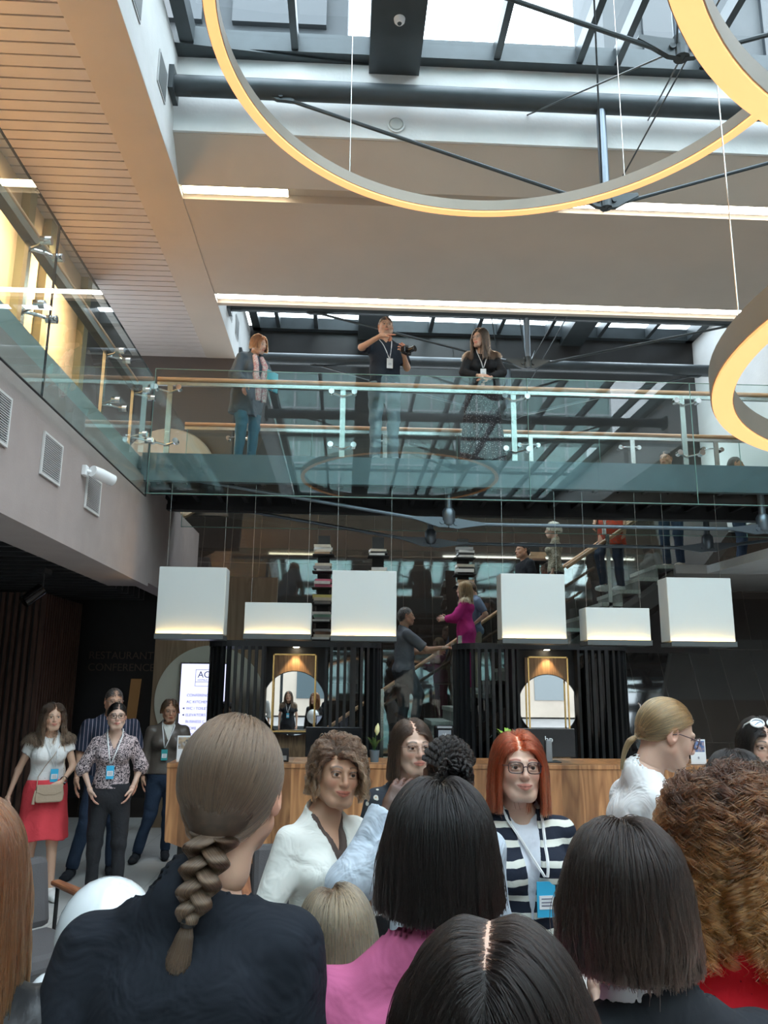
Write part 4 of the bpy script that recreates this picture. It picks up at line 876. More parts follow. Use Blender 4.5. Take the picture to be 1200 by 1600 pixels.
# ---------------------------------------------------------------- head
def head_prims(F, s=1.0, male=False, smile=.5, age=0.):
    j = 1.08 if male else 1.0; E = lambda c, r, **k: Prim('el', np.array(c)*s, ra=np.array(r)*s, F=F, **k); Rr = lambda a, b, ra, rb=None, **k: Prim('rc', np.array(a)*s, np.array(b)*s, ra*s, (ra if rb is None else rb)*s, F=F, **k)
    L = [E((0, .012, .022), (.074, .090, .089), k=.02), E((0, -.022, -.028), (.059*j, .064, .078), k=.03), Rr((-.018*j, -.066, -.094), (.018*j, -.066, -.094), .0175, k=.03)]
    for x in (-1, 1):
        L += [E((x*.033, -.056, -.028), (.026, .026, .026), k=.02), Rr((x*.056*j, -.005, -.055), (x*.03, -.055, -.09), .018, .017, k=.03),
              Rr((x*.012, -.0825, .021), (x*.044, -.0705, .022), .0095, .0085, k=.012)]
    for x in (-1, 1): L.append(E((x*.031, -.094, .003), (.0165, .014, .0115), neg=True, k=.010))
    for x in (-1, 1): L += [E((x*.031, -.0725, .003), (.0155, .0125, .0140), k=.004), Rr((x*.0195, -.0855, .0090), (x*.0300, -.0870, .0112), .0034, .0038, k=.004), Rr((x*.0300, -.0870, .0112), (x*.0430, -.0815, .0080), .0038, .0034, k=.004), Rr((x*.0200, -.0850, -.0050), (x*.0420, -.0815, -.0052), .0034, .0030, k=.004)]
    L += [Rr((0, -.083, .016), (0, -.104, -.026), .0065, .0100, k=.010), E((0, -.099, -.030), (.0125, .011, .008), k=.006)]
    for x in (-1, 1): L.append(E((x*.0105, -.093, -.032), (.0068, .009, .0065), k=.005))
    cx, cz = .0235+.004*smile, -.0600+.006*smile
    L += [E((0, -.078, -.060), (.030, .020, .020), k=.015),
          Rr((-cx, -.082, cz), (0, -.0955, -.0565), .0028, .0052, k=.005), Rr((cx, -.082, cz), (0, -.0955, -.0565), .0028, .0052, k=.005),
          Rr((-cx, -.081, cz-.001), (0, -.0935, -.0665), .003, .0064, k=.005), Rr((cx, -.081, cz-.001), (0, -.0935, -.0665), .003, .0064, k=.005)]
    L.append(Rr((-cx, -.096, cz), (0, -.1025, -.0612), .0016, k=.003, neg=True)); L.append(Rr((cx, -.096, cz), (0, -.1025, -.0612), .0016, k=.003, neg=True))
    for x in (-1, 1):
        a = rot(0, 0, x*.35); L.append(E((x*.079, .012, -.006), (.008, .019, .032), R=a, k=.008)); L.append(E((x*.086, .006, -.002), (.006, .010, .018), R=a, neg=True, k=.005))
    return L
def neck_prims(F, FU, s, zc, male=False):
    r = .060 if male else .051
    return [Prim('rc', (0, .018*s, -.05*s), (0, .028*s, -.12*s), r*s, r*s*.98, F=F, k=.03)]
def head_color(P, F, s, base, lip=(.50, .20, .17), brow=None, male=False, smile=.5):
    Q = F.inv(P)/s; x, y, z = Q[:, 0], Q[:, 1], Q[:, 2]; ax = np.abs(x); c = np.tile(np.array(base, float), (len(P), 1)); front = y < -.045
    def mix(w, col):
        w = np.clip(w, 0, 1)[:, None]; c[:] = c*(1-w)+np.array(col)*w
    bl = np.array(base)*np.array([1.08, .74, .70])
    mix(.55*np.exp(-(((ax-.04)/.018)**2+((z+.028)/.018)**2))*front, bl); mix(.45*np.exp(-((ax/.013)**2+((z+.028)/.012)**2))*(y < -.09), bl); mix(.5*np.exp(-(((ax-.082)/.01)**2)), bl)
    zc = -.0612+.006*smile*(ax/.026)**2; mix(1.2*(np.abs(z-zc) < .0115*(1-(ax/.0285)**2))*(ax < .0285)*(y < -.075), lip); mix(.85*(np.abs(z-zc) < .0016)*(ax < .026)*(y < -.07), (.10, .03, .03))
    if brow is not None: mix(.85*np.exp(-((z-(.0245+.004*np.sin((ax-.012)/.034*PI)))/.0034)**4)*((ax > .013) & (ax < .050))*front, brow)
    mix(.9*(np.abs((z-.003)-(.0105*np.sqrt(np.clip(1-((ax-.031)/.0165)**2, 0, 1)))) < .0022)*(np.abs(ax-.031) < .0165)*front, (.05, .03, .025))
    mix(.35*np.exp(-((ax-.031)/.02)**2-((z+.012)/.006)**2)*front, np.array(base)*.72)
    if male: mix(.28*np.exp(-((z+.075)/.035)**2)*(y < .0)*(ax < .07), np.array(base)*np.array([.55, .55, .58]))
    return c
def eyeballs(F, s, look=(0, 0), mi=1, mi2=2):
    out = []; n1, n2 = 12, 8
    for x in (-1, 1):
        c = np.array((x*.031, -.0775, .0025))*s; V = []; Fc = []
        d = np.array((look[0], -1.0, look[1]), float); d /= np.linalg.norm(d)
        a = np.cross(d, (0, 0, 1.)); a /= np.linalg.norm(a); b = np.cross(a, d)
        for R, mi_, t0, t1, zz in ((.0112, mi, 0, PI*.6, 0), (.0116, mi2, 0, .60, 0)):
            V = []; Fc = []
            for i in range(n2+1):
                th = t0+(t1-t0)*i/n2
                for k in range(n1): ph = 2*PI*k/n1; V.append(c+s*R*(d*math.cos(th)+(a*math.cos(ph)+b*math.sin(ph))*math.sin(th)))
            for i in range(n2):
                for k in range(n1): Fc.append((i*n1+k, i*n1+(k+1) % n1, (i+1)*n1+(k+1) % n1, (i+1)*n1+k))
            out.append((F.fwd(np.array(V)), np.array(Fc), mi_))
    return out

# ---------------------------------------------------------------- hands
def hand_prims(w, d, nrm, s, curl=.5, side=1, spread=.12, point=False):
    """wrist w, direction d towards the fingers, nrm = back of the hand, side: which way the thumb leaves"""
    d = np.array(d, float); d /= np.linalg.norm(d); nrm = np.array(nrm, float); nrm -= d*(nrm@d); nrm /= np.linalg.norm(nrm); t = np.cross(d, nrm)*side; w = np.array(w, float)
    P = lambda a, b, c: w+s*(d*a+t*b+nrm*c); L = [Prim('rc', w, P(.03, 0, 0), .024*s, .022*s, k=.02)]
    for b in (-.024, -.008, .008, .024): L.append(Prim('rc', P(.028, b*.7, 0), P(.082, b, 0), .0145*s, .0105*s, k=.012))
    for i, (b, l) in enumerate(((.027, .068), (.009, .077), (-.009, .072), (-.026, .057))):
        cu = .06 if (point and i == 0) else (1.25 if point else curl)*(1+.15*i); p = P(.084-.004*abs(i-1), b, 0); a = 0; r = .0088*s; spd = (b/.027)*spread
        for f in (.46, .31, .23):
            a += cu*.62; v = d*math.cos(a)-nrm*math.sin(a)+t*spd; q = p+v/np.linalg.norm(v)*l*f*s; L.append(Prim('rc', p, q, r, r*.9, k=.0035)); p = q; r *= .9
    p = P(.028, .026, -.006); v = d*.62+t*.72-nrm*(.2+.3*curl); q = p+v/np.linalg.norm(v)*.042*s; v2 = d*.88+t*(.34-.3*curl)-nrm*(.25+.2*curl); q2 = q+v2/np.linalg.norm(v2)*.034*s
    L += [Prim('rc', p, q, .014*s, .0105*s, k=.01), Prim('rc', q, q2, .0100*s, .0080*s, k=.004)]
    return L
# ---------------------------------------------------------------- hair
def curves_obj(name, P, m, parent, r0, r1=None):
    n, k = P.shape[0], P.shape[1]; cu = bpy.data.hair_curves.new(name); cu.add_curves([k]*n)
    cu.attributes['position'].data.foreach_set('vector', P.astype(np.float32).ravel()) if 'position' in cu.attributes else cu.attributes.new('position', 'FLOAT_VECTOR', 'POINT').data.foreach_set('vector', P.astype(np.float32).ravel())
    a = cu.attributes.get('radius') or cu.attributes.new('radius', 'FLOAT', 'POINT'); t = np.linspace(0, 1, k); r = (r0+(((r1 if r1 is not None else r0*.5))-r0)*t**2)
    a.data.foreach_set('value', np.tile(r, n).astype(np.float32)); cu.materials.append(m)
    o = bpy.data.objects.new(name, cu); COL.objects.link(o); o.parent = parent; return o
def mass_mesh(P, h=.007, thr=.42, it=2, blur=2, sm=3, shrink=0):
    Q = P.reshape(-1, 3); lo = Q.min(0)-6*h; n = np.ceil((Q.max(0)+6*h-lo)/h).astype(int)+1; V = np.zeros(n, np.float32); I = ((Q-lo)/h).astype(int); V[I[:, 0], I[:, 1], I[:, 2]] = 1
    for _ in range(blur):
        for a in range(3): V = (np.roll(V, 1, a)+V+np.roll(V, -1, a))/3
    X, F = nets(thr-V, lo+h*.5, h); X = smooth_mesh(X, F, sm)
    if shrink:
        N = np.cross(X[F[:, 2]]-X[F[:, 0]], X[F[:, 3]]-X[F[:, 1]]); A = np.zeros_like(X)
        for c in range(3):
            for q in range(4): A[:, c] += np.bincount(F[:, q], weights=N[:, c], minlength=len(X))
        X = X-shrink*A/np.maximum(np.linalg.norm(A, axis=1), 1e-9)[:, None]
    return X, F
def scalp_roots(n, R, face=True, low=-.062, front=.068):
    out = []; m = 0
    while m < n:
        d = R.normal(size=(n*3, 3)); d /= np.linalg.norm(d, axis=1)[:, None]; p = np.array((0, .012, .022))+d*np.array((.0745, .0905, .0895))
        zl = np.interp(p[:, 1], [-.1, -.07, -.045, -.015, .015, .04, .1], [front, front-.008, .045, .018, -.02, low+.008, low]); q = p[p[:, 2] > zl]; out.append(q); m += len(q)
    return np.concatenate(out)[:n]
def sim_hair(st, FH, hs, coll, seed=0, g=(0, 0, -1)):
    R = np.random.default_rng(seed); n = st.get('n', 4000); roots = scalp_roots(n, R, low=st.get('low', -.062), front=st.get('front', .068)); L = st.get('len', .3); steps = st.get('steps', 24)
    px = st.get('part', 0.0); sweep = st.get('sweep', .25); vol = st.get('vol', .012); sidew = st.get('side', 1.0); zc = st.get('zcut', None)
    if st.get('partback'): roots = roots[(np.abs(roots[:, 0]-px) > .0012) | (roots[:, 2] < .062) | (roots[:, 1] > .078)]; n = len(roots)
    p = FH.fwd(roots*hs); c0 = FH.fwd(np.zeros((1, 3)))[0]
    def V(d): return FH.fwd(np.asarray(d, float)*1.0)-c0
    X, Yv, Z = V((1, 0, 0)), V((0, 1, 0)), V((0, 0, 1)); sgn = np.where(roots[:, 0] > px, 1., -1.)+R.normal(size=n)*.05
    frontness = np.clip((.03-roots[:, 1])/.09, 0, 1); G = np.array(g, float)
    if 'gather' in st: tgtp = FH.fwd(np.array(st['gather'])*hs)
    pb = st.get('partback', 0.0); frontness = np.maximum(frontness, pb*np.clip((roots[:, 2]-.02)/.06, 0, 1)); d = X*((sgn*sidew*frontness+roots[:, 0]*9*(1-frontness)))[:, None]*1.0+Yv*(max(sweep, .3)*(.6*(1-pb)+frontness*(1-pb)))[:, None]-Z*(.15+.35*(1-frontness))[:, None]; d /= np.linalg.norm(d, axis=1)[:, None]
    ds = L/steps*(R.uniform(.88, 1.08, n) if zc is None else np.ones(n)); dl = st.get('dmin', .003)+vol*R.uniform(0, 1, n)**st.get('vpow', 1.0); path = [p.copy()]; alive = np.ones(n, bool); stop = np.full(n, steps)
    zstop = None if zc is None else zc+R.normal(size=n)*st.get('zjit', .006)
    for i in range(steps):
        t = (i+1)/steps; arc = (i+1)*L/steps
        if 'gather' in st:
            tg = tgtp-p; dist = np.linalg.norm(tg, axis=1); tg = tg/np.maximum(dist, 1e-4)[:, None]; w = .5
        else:
            tg = G+Yv*(sweep*max(0, 1-arc/.12)); tg = tg+X*(sgn*sidew*.9*frontness*max(0, 1-arc/.10))[:, None]; tg = tg+X*(st.get('inward', 0)*-np.sign(roots[:, 0])*max(0, t-.6))[:, None]; w = .38
        d = d*(1-w)+tg*w+R.normal(size=(n, 3))*st.get('frizz', .02); d /= np.linalg.norm(d, axis=1)[:, None]
        q = p+d*ds[:, None]; e = .002; s0 = sdf_pts(coll, q, .02); gr = np.stack([sdf_pts(coll, q+np.eye(3)[a]*e, .02)-s0 for a in range(3)], 1); gr /= np.maximum(np.linalg.norm(gr, axis=1), 1e-6)[:, None]
        off = dl*min(1, .35+arc/st.get('ramp', .05)); push = np.clip(off-s0, 0, .03); q = q+gr*push[:, None]; dn = (d*gr).sum(1); near = s0 < off+.003; d = d-gr*(np.where(near & (dn < 0), dn, 0))[:, None]; d /= np.maximum(np.linalg.norm(d, axis=1), 1e-6)[:, None]
        if 'gather' in st:
            done = dist < st.get('gr', .02); q[done] = p[done]
        if zstop is not None:
            zl = FH.inv(q)[:, 2]/hs; nd = alive & (zl < zstop); stop[nd] = i+1; alive &= ~nd
        p = q; path.append(p.copy())
    P = np.stack(path, 1)
    if zstop is not None:      # resample each strand up to where it was cut
        K = st.get('k', 16); t = np.linspace(0, 1, K)[None]*stop[:, None]; i0 = np.clip(t.astype(int), 0, steps-1); f = (t-i0)[..., None]; r = np.arange(n)[:, None]; P = P[r, i0]*(1-f)+P[r, i0+1]*f
    K = P.shape[1]; t = np.linspace(0, 1, K)[None, :, None]
    ck = st.get('clumps', n//25); gi = R.choice(n, ck, replace=False)
    if ck > 1:
        A = roots; B = roots[gi]; cl = np.empty(n, int)
        for a in range(0, n, 2000): cl[a:a+2000] = ((A[a:a+2000, None]-B[None])**2).sum(2).argmin(1)
        w = st.get('clump', .35)*t**.8; own = P; gd = P[gi][cl]; P = own*(1-w)+(gd+(own-gd)*0)*w if st.get('tight') else own*(1-w)+gd*w
    else: cl = np.zeros(n, int)
    HL = FH.inv(P)/hs; infc = ((HL[..., 1] < -.062) & (np.abs(HL[..., 0]) < .050+.3*np.clip(HL[..., 2]-.0, -.05, 0)) & (HL[..., 2] < st.get('facez', .040)) & (HL[..., 2] > -.13))
    if st.get('facepush', True):
        keep = ~infc.any(1)
        if keep.sum() > n*.5: P = P[keep]; dl = dl[keep]; cl = cl[keep]; n = len(P)
    st['_core'] = P[dl <= np.quantile(dl, st.get('coreq', .55))].copy()
    ca = st.get('curl', 0)
    if ca:
        T = np.gradient(P, axis=1); T /= np.maximum(np.linalg.norm(T, axis=2), 1e-6)[..., None]; U = np.cross(T, np.array((0, 1., .01))); U /= np.maximum(np.linalg.norm(U, axis=2), 1e-6)[..., None]; Wv = np.cross(T, U)
        seg = np.concatenate([np.zeros((n, 1)), np.cumsum(np.linalg.norm(np.diff(P, axis=1), axis=2), 1)], 1); ph = R.uniform(0, 2*PI, ck)[cl][:, None]+R.normal(size=(n, 1))*st.get('cspread', .5); sg = np.where(R.uniform(size=ck)[cl] > .5, 1, -1)[:, None]
        lam = st.get('lam', .035)*(.75+.5*R.uniform(size=ck)[cl][:, None]); a = (ca*(.7+.6*R.uniform(size=ck)[cl][:, None])*np.clip(seg/.05, 0, 1))[..., None]; fi = ph+sg*2*PI*seg/lam
        P = P+a*(U*np.cos(fi)[..., None]+Wv*np.sin(fi)[..., None])
    wv = st.get('wave', .002)
    if wv: ph = R.uniform(0, 6, (ck, 3))[cl][:, None, :]; s_ = np.linspace(0, 1, K)[None, :, None]; P = P+wv*np.sin(s_*9+ph)*s_
    fz = st.get('stray', 0)
    if fz: m = R.uniform(size=n) < .12; P[m] += (R.normal(size=(m.sum(), 1, 3))*fz)*np.linspace(0, 1, K)[None, :, None]**1.5
    return P

# ---------------------------------------------------------------- the person builder
def person(label, x, y, H=1.66, z0=0.0, rz=0., male=False, w=1., skin=(.60, .37, .27), lip=None, brow=None, lean=(0, 0, 0), head=(0, 0, 0), hoff=(0, 0, 0), armL=None, armR=None, legs=None, drop=0.,
           top=None, inner=None, bottom=None, shoes=None, hair=None, haircol='brown', glasses=None, lanyard=None, smile=.5, hh=.004, hb=.012, look=(0, 0), iris='brown', group=None, hs=1., bust=1., face=True, name='person', extra=None, hair2=None, shoulder=None):
    s = H/1.65; root = thing(name, label, 'person', (x, y, z0), rz, group)
    U = Frame(rot(*lean), (0, 0, .92*s), (0, 0, -drop)); hs = hs*(s**.5)*(1.03 if male else 1.)
    hc = np.array((0, -.022*s, H-.112*hs))+np.array(hoff); Hf = Frame(rot(*head), np.array((0, .03, -.10))*hs, hc)
    # Frame applies R about o then t; head local origin -> hc
    FH = Chain(Hf, U)
    sh = shoulder or ((.178 if male else .150)*w); SZ = 1.312
    S_ = lambda p: np.array(p, float)*s
    def T(kind, a, b=None, ra=.05, rb=None, sc=(1, 1, 1), k=.035, **kw):
        if kind == 'el': return Prim('el', S_(a), ra=np.array(ra)*s, F=U, k=k, **kw)
        return Prim('rc', S_(a), S_(b), ra*s, (ra if rb is None else rb)*s, sc=sc, F=U, k=k, **kw)
    hw = w*(1.0 if male else 1.05)
    torso = [T('rc', (0, 0, .90), (0, .0, 1.05), .155*hw, .122*w*(1.12 if male else 1), (1, .66, 1)), T('rc', (0, 0, 1.05), (0, .0, 1.22), .122*w*(1.12 if male else 1), .138*w*(1.1 if male else 1), (1, .66, 1)),
             T('rc', (-sh*.56, .012, SZ-.05), (sh*.56, .012, SZ-.05), .064, .064), T('rc', (-sh*.82, .016, SZ-.004), (0, .02, 1.395), .036, .048, k=.025), T('rc', (sh*.82, .016, SZ-.004), (0, .02, 1.395), .036, .048, k=.025), T('rc', (-sh*.35, .03, 1.26), (sh*.35, .03, 1.25), .072, .072), Prim('rc', S_((0, .002, 1.335)), Hf.fwd(np.array((0, .022, -.105))*hs), (.045 if not male else .052)*s, (.049 if not male else .057)*s, F=U, k=.03)]
    if not male: torso += [T('el', (q*.072*w, -.075*w, 1.205), ra=(.066*bust, .058*bust, .062*bust), k=.03) for q in (-1, 1)]
    torso += [T('el', (q*.075*hw, .05, .89), ra=(.085, .075, .09)) for q in (-1, 1)]
    # arms: elbow, wrist, hand direction, back-of-hand normal, curl
    def dflt(sd): return dict(e=(sd*(sh+.055), .03, 1.075), w=(sd*(sh+.065), -.03, .845), d=(0, -.15, -1), n=(sd, 0, 0), curl=.35)
    arms = {}
    for sd, A in ((1, armL), (-1, armR)):
        a = dflt(sd); a.update(A or {}); a['s'] = (sd*sh, .012, SZ); arms[sd] = a
    ar = []; upper, fore, hands = {}, {}, {}
    m_ = 1.12 if male else 1.0
    for sd, a in arms.items():
        upper[sd] = T('rc', a['s'], a['e'], .046*m_*w**.5, .037*m_*w**.5, k=.025); fore[sd] = T('rc', a['e'], a['w'], .037*m_*w**.5, .0245*m_, k=.02); ar += [upper[sd], fore[sd]]
        dv, nv = U.fwd(np.array(a['d'], float))-U.fwd(np.zeros(3)), U.fwd(np.array(a['n'], float))-U.fwd(np.zeros(3)); wl = U.fwd(S_(a['w'])); hands[sd] = hand_prims(wl, dv, nv, s*(1.06 if male else .97), a['curl'], a.get('thumb', sd), point=a.get('point', False)); a['wl'] = wl; a['dv'] = dv
    # legs
    lg = dict(kL=(.095, -.02, .47), aL=(.09, .02, .085), kR=(-.095, -.02, .47), aR=(-.09, .02, .085), tL=(.10, -.13, .025), tR=(-.10, -.13, .025)); lg.update(legs or {}); hipz = .885-drop/s; leg = []; thigh, calf, foot = {}, {}, {}
    for q, sd in (('L', 1), ('R', -1)):
        f = lambda a, b, ra, rb, k=.03, **kw: Prim('rc', S_(a), S_(b), ra*s, rb*s, k=k, **kw)
        thigh[sd] = f((sd*.083, 0.01, hipz), lg['k'+q], .086*hw, .056*w**.5, k=.02); calf[sd] = f(lg['k'+q], lg['a'+q], .054*w**.5, .036, k=.02); foot[sd] = f(np.array(lg['a'+q])+np.array((0, .02, -.045)), lg['t'+q], .036, .027, k=.02); leg += [thigh[sd], calf[sd], foot[sd]]
    # ---- body skin
    shrink = [q.inflate(-.006) for q in torso+ar+leg]
    parts = []; X, F = sdf_grid(shrink, hb, .02); X = smooth_mesh(X, F, 1, .4); cols = [np.tile(np.array(skin), (len(X), 1))]; parts.append((X, F, 0))
    for sd in hands:
        if arms[sd].get('hide'): continue
        X, F = sdf_grid(hands[sd], min(.0042, hb*.5) if hb < .012 else .0055, .006, pad=.01); c = np.tile(np.array(skin), (len(X), 1)); tt = (X-arms[sd]['wl'])@(arms[sd]['dv'])/s; c[tt > .075] *= np.array((1.06, .86, .84)); cols.append(c); parts.append((X, F, 0))
    hp = head_prims(FH, hs, male, smile)+neck_prims(FH, U, hs, 0, male); X, F = sdf_grid(hp, hh, .012, pad=.012); X = smooth_mesh(X, F, 1, .35)
    bc = brow if brow is not None else tuple(np.array(HC[haircol][0])*1.3); cols.append(head_color(X, FH, hs, skin, lip or tuple(np.array(skin)*np.array((.95, .55, .55))), bc, male, smile)); parts.append((X, F, 0))
    if face:
        for e in eyeballs(FH, hs, look): parts.append(e); cols.append(np.tile(np.array(skin), (len(e[0]), 1)))
    np_mesh('body', parts, [M_SKIN, M_EYE, M_IRIS[iris]], root, np.concatenate(cols))
    # ---- garments
    def garment(g, nm):
        inf = g.get('inf', .009 if not g.get('tuck') else .004)*s; pr = [q.inflate(inf) for q in torso[:6 if not g.get('highneck') else 7]+torso[7:]]; sl = g.get('sleeve', 1.0); loose = g.get('loose', .004)*s
        for sd in (1, -1):
            a = arms[sd]; e_, w_, s__ = S_(a['e']), S_(a['w']), S_(a['s']); sli = sl if not isinstance(sl, dict) else sl[sd]
            if sli <= 1:
                if sli > 0:
                    ax_ = (e_-s__)/np.linalg.norm(e_-s__); q = upper[sd].inflate(inf); q.rb += loose; q.cut = (s__+(e_-s__)*sli, ax_); q.k = .025; pr.append(q)
            else:
                ax_ = (w_-e_)/np.linalg.norm(w_-e_); q0 = upper[sd].inflate(inf); q0.rb += loose; q0.k = .025; pr.append(q0); q = fore[sd].inflate(inf+loose*.8); q.cut = (e_+(w_-e_)*(sli-1), ax_); q.k = .02; pr.append(q)
        hem = (g.get('hem', .86) if not g.get('tuck') else 1.0)*s; neck = g.get('neck', 'crew'); nd = g.get('nd', .0)
        if hem < .80*s or g.get('flare'): pr.append(T('rc', (0, 0, .95), (0, 0, hem/s-.02), .165*hw+g.get('flare', .0)*.5+.012, .165*hw+.02+g.get('flare', 0), (1, .72, 1)))
        if hem < .75*s: pass
        def post(V, G):
            Q = U.inv(G); V = np.maximum(V, hem-Q[..., 2]); zz = Q[..., 2]/s; xx = np.abs(Q[..., 0])/s; yy = Q[..., 1]/s
            if neck in ('crew', 'wide'):
                r = .066 if neck == 'crew' else .105; o = np.sqrt((xx/r)**2+((yy+.012)/.078)**2+((zz-(1.418-nd))/.047)**2)-1; V = np.maximum(V, -o*.05)
            elif neck == 'v':
                o = np.maximum(xx-(zz-g.get('vz', 1.2))*g.get('vw', .42), yy-.015); o2 = np.sqrt((xx/.068)**2+((yy-.0)/.075)**2+((zz-1.43)/.06)**2)-1; V = np.maximum(V, -o); V = np.maximum(V, -o2*.05)
            elif neck == 'open':     # jacket open down the front
                o = np.maximum(xx-g.get('gap', .03)-np.clip(zz-g.get('vz', 1.15), 0, 1)*g.get('vw', .25), yy-.0); V = np.maximum(V, -o); o2 = np.sqrt((xx/.068)**2+((yy-.0)/.075)**2+((zz-1.43)/.06)**2)-1; V = np.maximum(V, -o2*.05)
            return V
        X, F = sdf_grid(pr, g.get('h', hb*.8), .03, fold=g.get('fold', .005), fscale=g.get('fs', 11), post=post); X = smooth_mesh(X, F, 1, .4)
        if g.get('pleat'): pass
        return np_mesh(nm, [(X, F, 0)], g['mat'], root), pr
    gpr = torso
    if inner: garment(inner, inner.get('name', 'undershirt'))
    if top: tobj, gpr = garment(top, top.get('name', 'shirt'))
    if bottom:
        g = bottom; inf = g.get('inf', .010)*s; kind = g.get('kind', 'trousers')
        wst = g.get('waist', (1.03 if not top or top.get('tuck') else top.get('hem', .86)+.04))
        pel = [T('rc', (0, 0, .88), (0, 0, 1.02), .157*hw, .136*hw, (1, .67, 1)).inflate(.004)]+[T('el', (q*.075*hw, .05, .89), ra=(.09, .08, .095)) for q in (-1, 1)]
        if kind == 'trousers':
            pr = pel[:]
            for sd in (1, -1):
                pr.append(thigh[sd].inflate(inf)); q = calf[sd].inflate(inf); a = S_(lg['a'+('L' if sd > 0 else 'R')]); kk = S_(lg['k'+('L' if sd > 0 else 'R')]); q.ra = q.ra; q.rb = (.036+g.get('hemw', .016))*s; dd = (a-kk)/np.linalg.norm(a-kk); q.cut = (kk+(a-kk)*g.get('len', 1.0), dd); q.F = None; pr.append(q)
            X, F = sdf_grid(pr, hb*.85, .02, fold=g.get('fold', .006), fscale=13, post=lambda V, G: np.maximum(V, U.inv(G)[..., 2]-wst*s))
        else:
            hz = g.get('hem', .5); pr = pel+[Prim('rc', S_((0, 0, .9-drop)), S_((0, -.01, hz-.03)), (.165*hw+.01)*s, (.165*hw+g.get('flare', .05))*s, sc=(1, .78, 1), k=.03)]
            def post(V, G):
                a = np.arctan2(G[..., 1], G[..., 0]); V = V-np.sin(a*g.get('np', 9)+1)*.010*np.clip((.85*s-G[..., 2])/.4, 0, 1)*g.get('pleat', 1); V = np.maximum(V, hz*s+.012*np.sin(a*3)-G[..., 2]); return np.maximum(V, U.inv(G)[..., 2]-wst*s)
            X, F = sdf_grid(pr, hb*.8, .02, fold=.003, post=post)
        X = smooth_mesh(X, F, 1, .4); np_mesh('trousers' if kind == 'trousers' else 'skirt', [(X, F, 0)], g['mat'], root)
    if shoes:
        for sd in (1, -1):
            a = S_(lg['a'+('L' if sd > 0 else 'R')]); t_ = S_(lg['t'+('L' if sd > 0 else 'R')]); fl = t_[2]-.025*s; hl = a+np.array((0, .03, 0)); hl[2] = fl+.045*s
            pr = [Prim('rc', hl, (a[0]*.5+t_[0]*.5, a[1]*.45+t_[1]*.55, fl+.042*s), .040*s, .042*s, k=.02), Prim('rc', ((a+t_)/2)*np.array((1, 1, 0))+np.array((0, 0, fl+.036*s)), (t_[0], t_[1]-.01, fl+.034*s), .042*s, .036*s, sc=(1, 1, .85), k=.02), Prim('rc', hl, a*np.array((1, 1, 0))+np.array((0, .01, a[2]+.0)), .04*s, .043*s, k=.02, cut=((0, 0, fl+.095*s), (0, 0, 1)))]
            X, F = sdf_grid(pr, .007, .02, pad=.01, post=lambda V, G: np.maximum(V, fl+.001-G[..., 2])); o = np_mesh('shoe', [(X, F, 0), ], shoes, root)
    # ---- hair
    if hair:
        st = dict(hair); coll = [Prim('el', np.array((0, .012, .022))*hs, ra=np.array((.074, .090, .089))*hs, F=FH), Prim('el', np.array((0, -.02, -.03))*hs, ra=np.array((.062, .066, .082))*hs, F=FH), Prim('rc', np.array((0, .018, -.05))*hs, np.array((0, .03, -.14))*hs, .054*hs, .06*hs, F=FH)]
        if st.get('facepush', True): coll.append(Prim('el', np.array((0, -.10, -.03))*hs, ra=np.array((.054, .06, .080))*hs, F=FH))
        if not st.get('nobody'): coll += [q.inflate(.012) for q in torso[1:5]]+[upper[1].inflate(.014), upper[-1].inflate(.014)]
        mm, ms = hair_mats(haircol, *HC[haircol], rough=st.get('rough', .3)); P = sim_hair(st, FH, hs, coll, seed=st.get('seed', 1))
        if extra is not None: E_ = extra(FH, hs, s, np.random.default_rng(5)); P2 = E_
        else: P2 = None
        allp = P if P2 is None else None
        cr = st['_core']; X, F = mass_mesh(cr, h=st.get('mh', .007), thr=st.get('thr', .42), sm=3, shrink=st.get('shrink', .004))
        ho = np_mesh('hair', [(X, F, 0)], mm, root); r = st.get('r', .0007)
        if st.get('strands', True):
            c = curves_obj('hair_strands', P, ms, ho, r, r*.6); c['kind'] = 'stuff'
            if P2 is not None: c = curves_obj('braid_strands', P2, ms, ho, r, r*.7); c['kind'] = 'stuff'
    # ---- glasses
    if glasses:
        b = MB(); ln = MB(); gm, shape = glasses; h_ = .0185 if shape != 'thin' else .0165; wd = .025
        for q in (-1, 1):
            ring_ = []
            for k in range(20):
                a = 2*PI*k/20; cx_, sx_ = math.cos(a), math.sin(a); X_ = q*.0325+wd*np.sign(cx_)*abs(cx_)**.6; Z_ = .0015+h_*np.sign(sx_)*abs(sx_)**.6+(.0025 if sx_ > 0 and q*cx_ > .5 else 0); Y_ = -.1015+.55*(X_/.06)**2*.02; ring_.append(FH.fwd(np.array((X_, Y_, Z_))*hs))
            b.tube(ring_, (.0019 if shape != 'thin' else .0010)*hs, 8, closed=True); ln.add(ring_, [tuple(range(20))])
            b.tube([FH.fwd(np.array(v)*hs) for v in ((q*.0585, -.096, .008), (q*.073, -.07, .008), (q*.081, -.01, .006), (q*.081, .015, -.004))], .0017*hs, 6)
        b.tube([FH.fwd(np.array(v)*hs) for v in ((-.008, -.103, .004), (0, -.106, .006), (.008, -.103, .004))], .0018*hs, 6)
        g_ = b.build('glasses', gm, root, smooth=True); ln.build('lens', M_LENS, g_)
    # ---- lanyard and badge
    def surf(x_, z_, front=True):
        ys = np.linspace(-.30, .02, 90)*s if front else np.linspace(.3, -.02, 90)*s; P = np.stack([np.full(90, x_*s), ys, np.full(90, z_*s)], 1); P = U.fwd(P); d = sdf_pts(gpr, P, .03); i = np.argmax(d < .006) if (d < .006).any() else 60; return P[i]
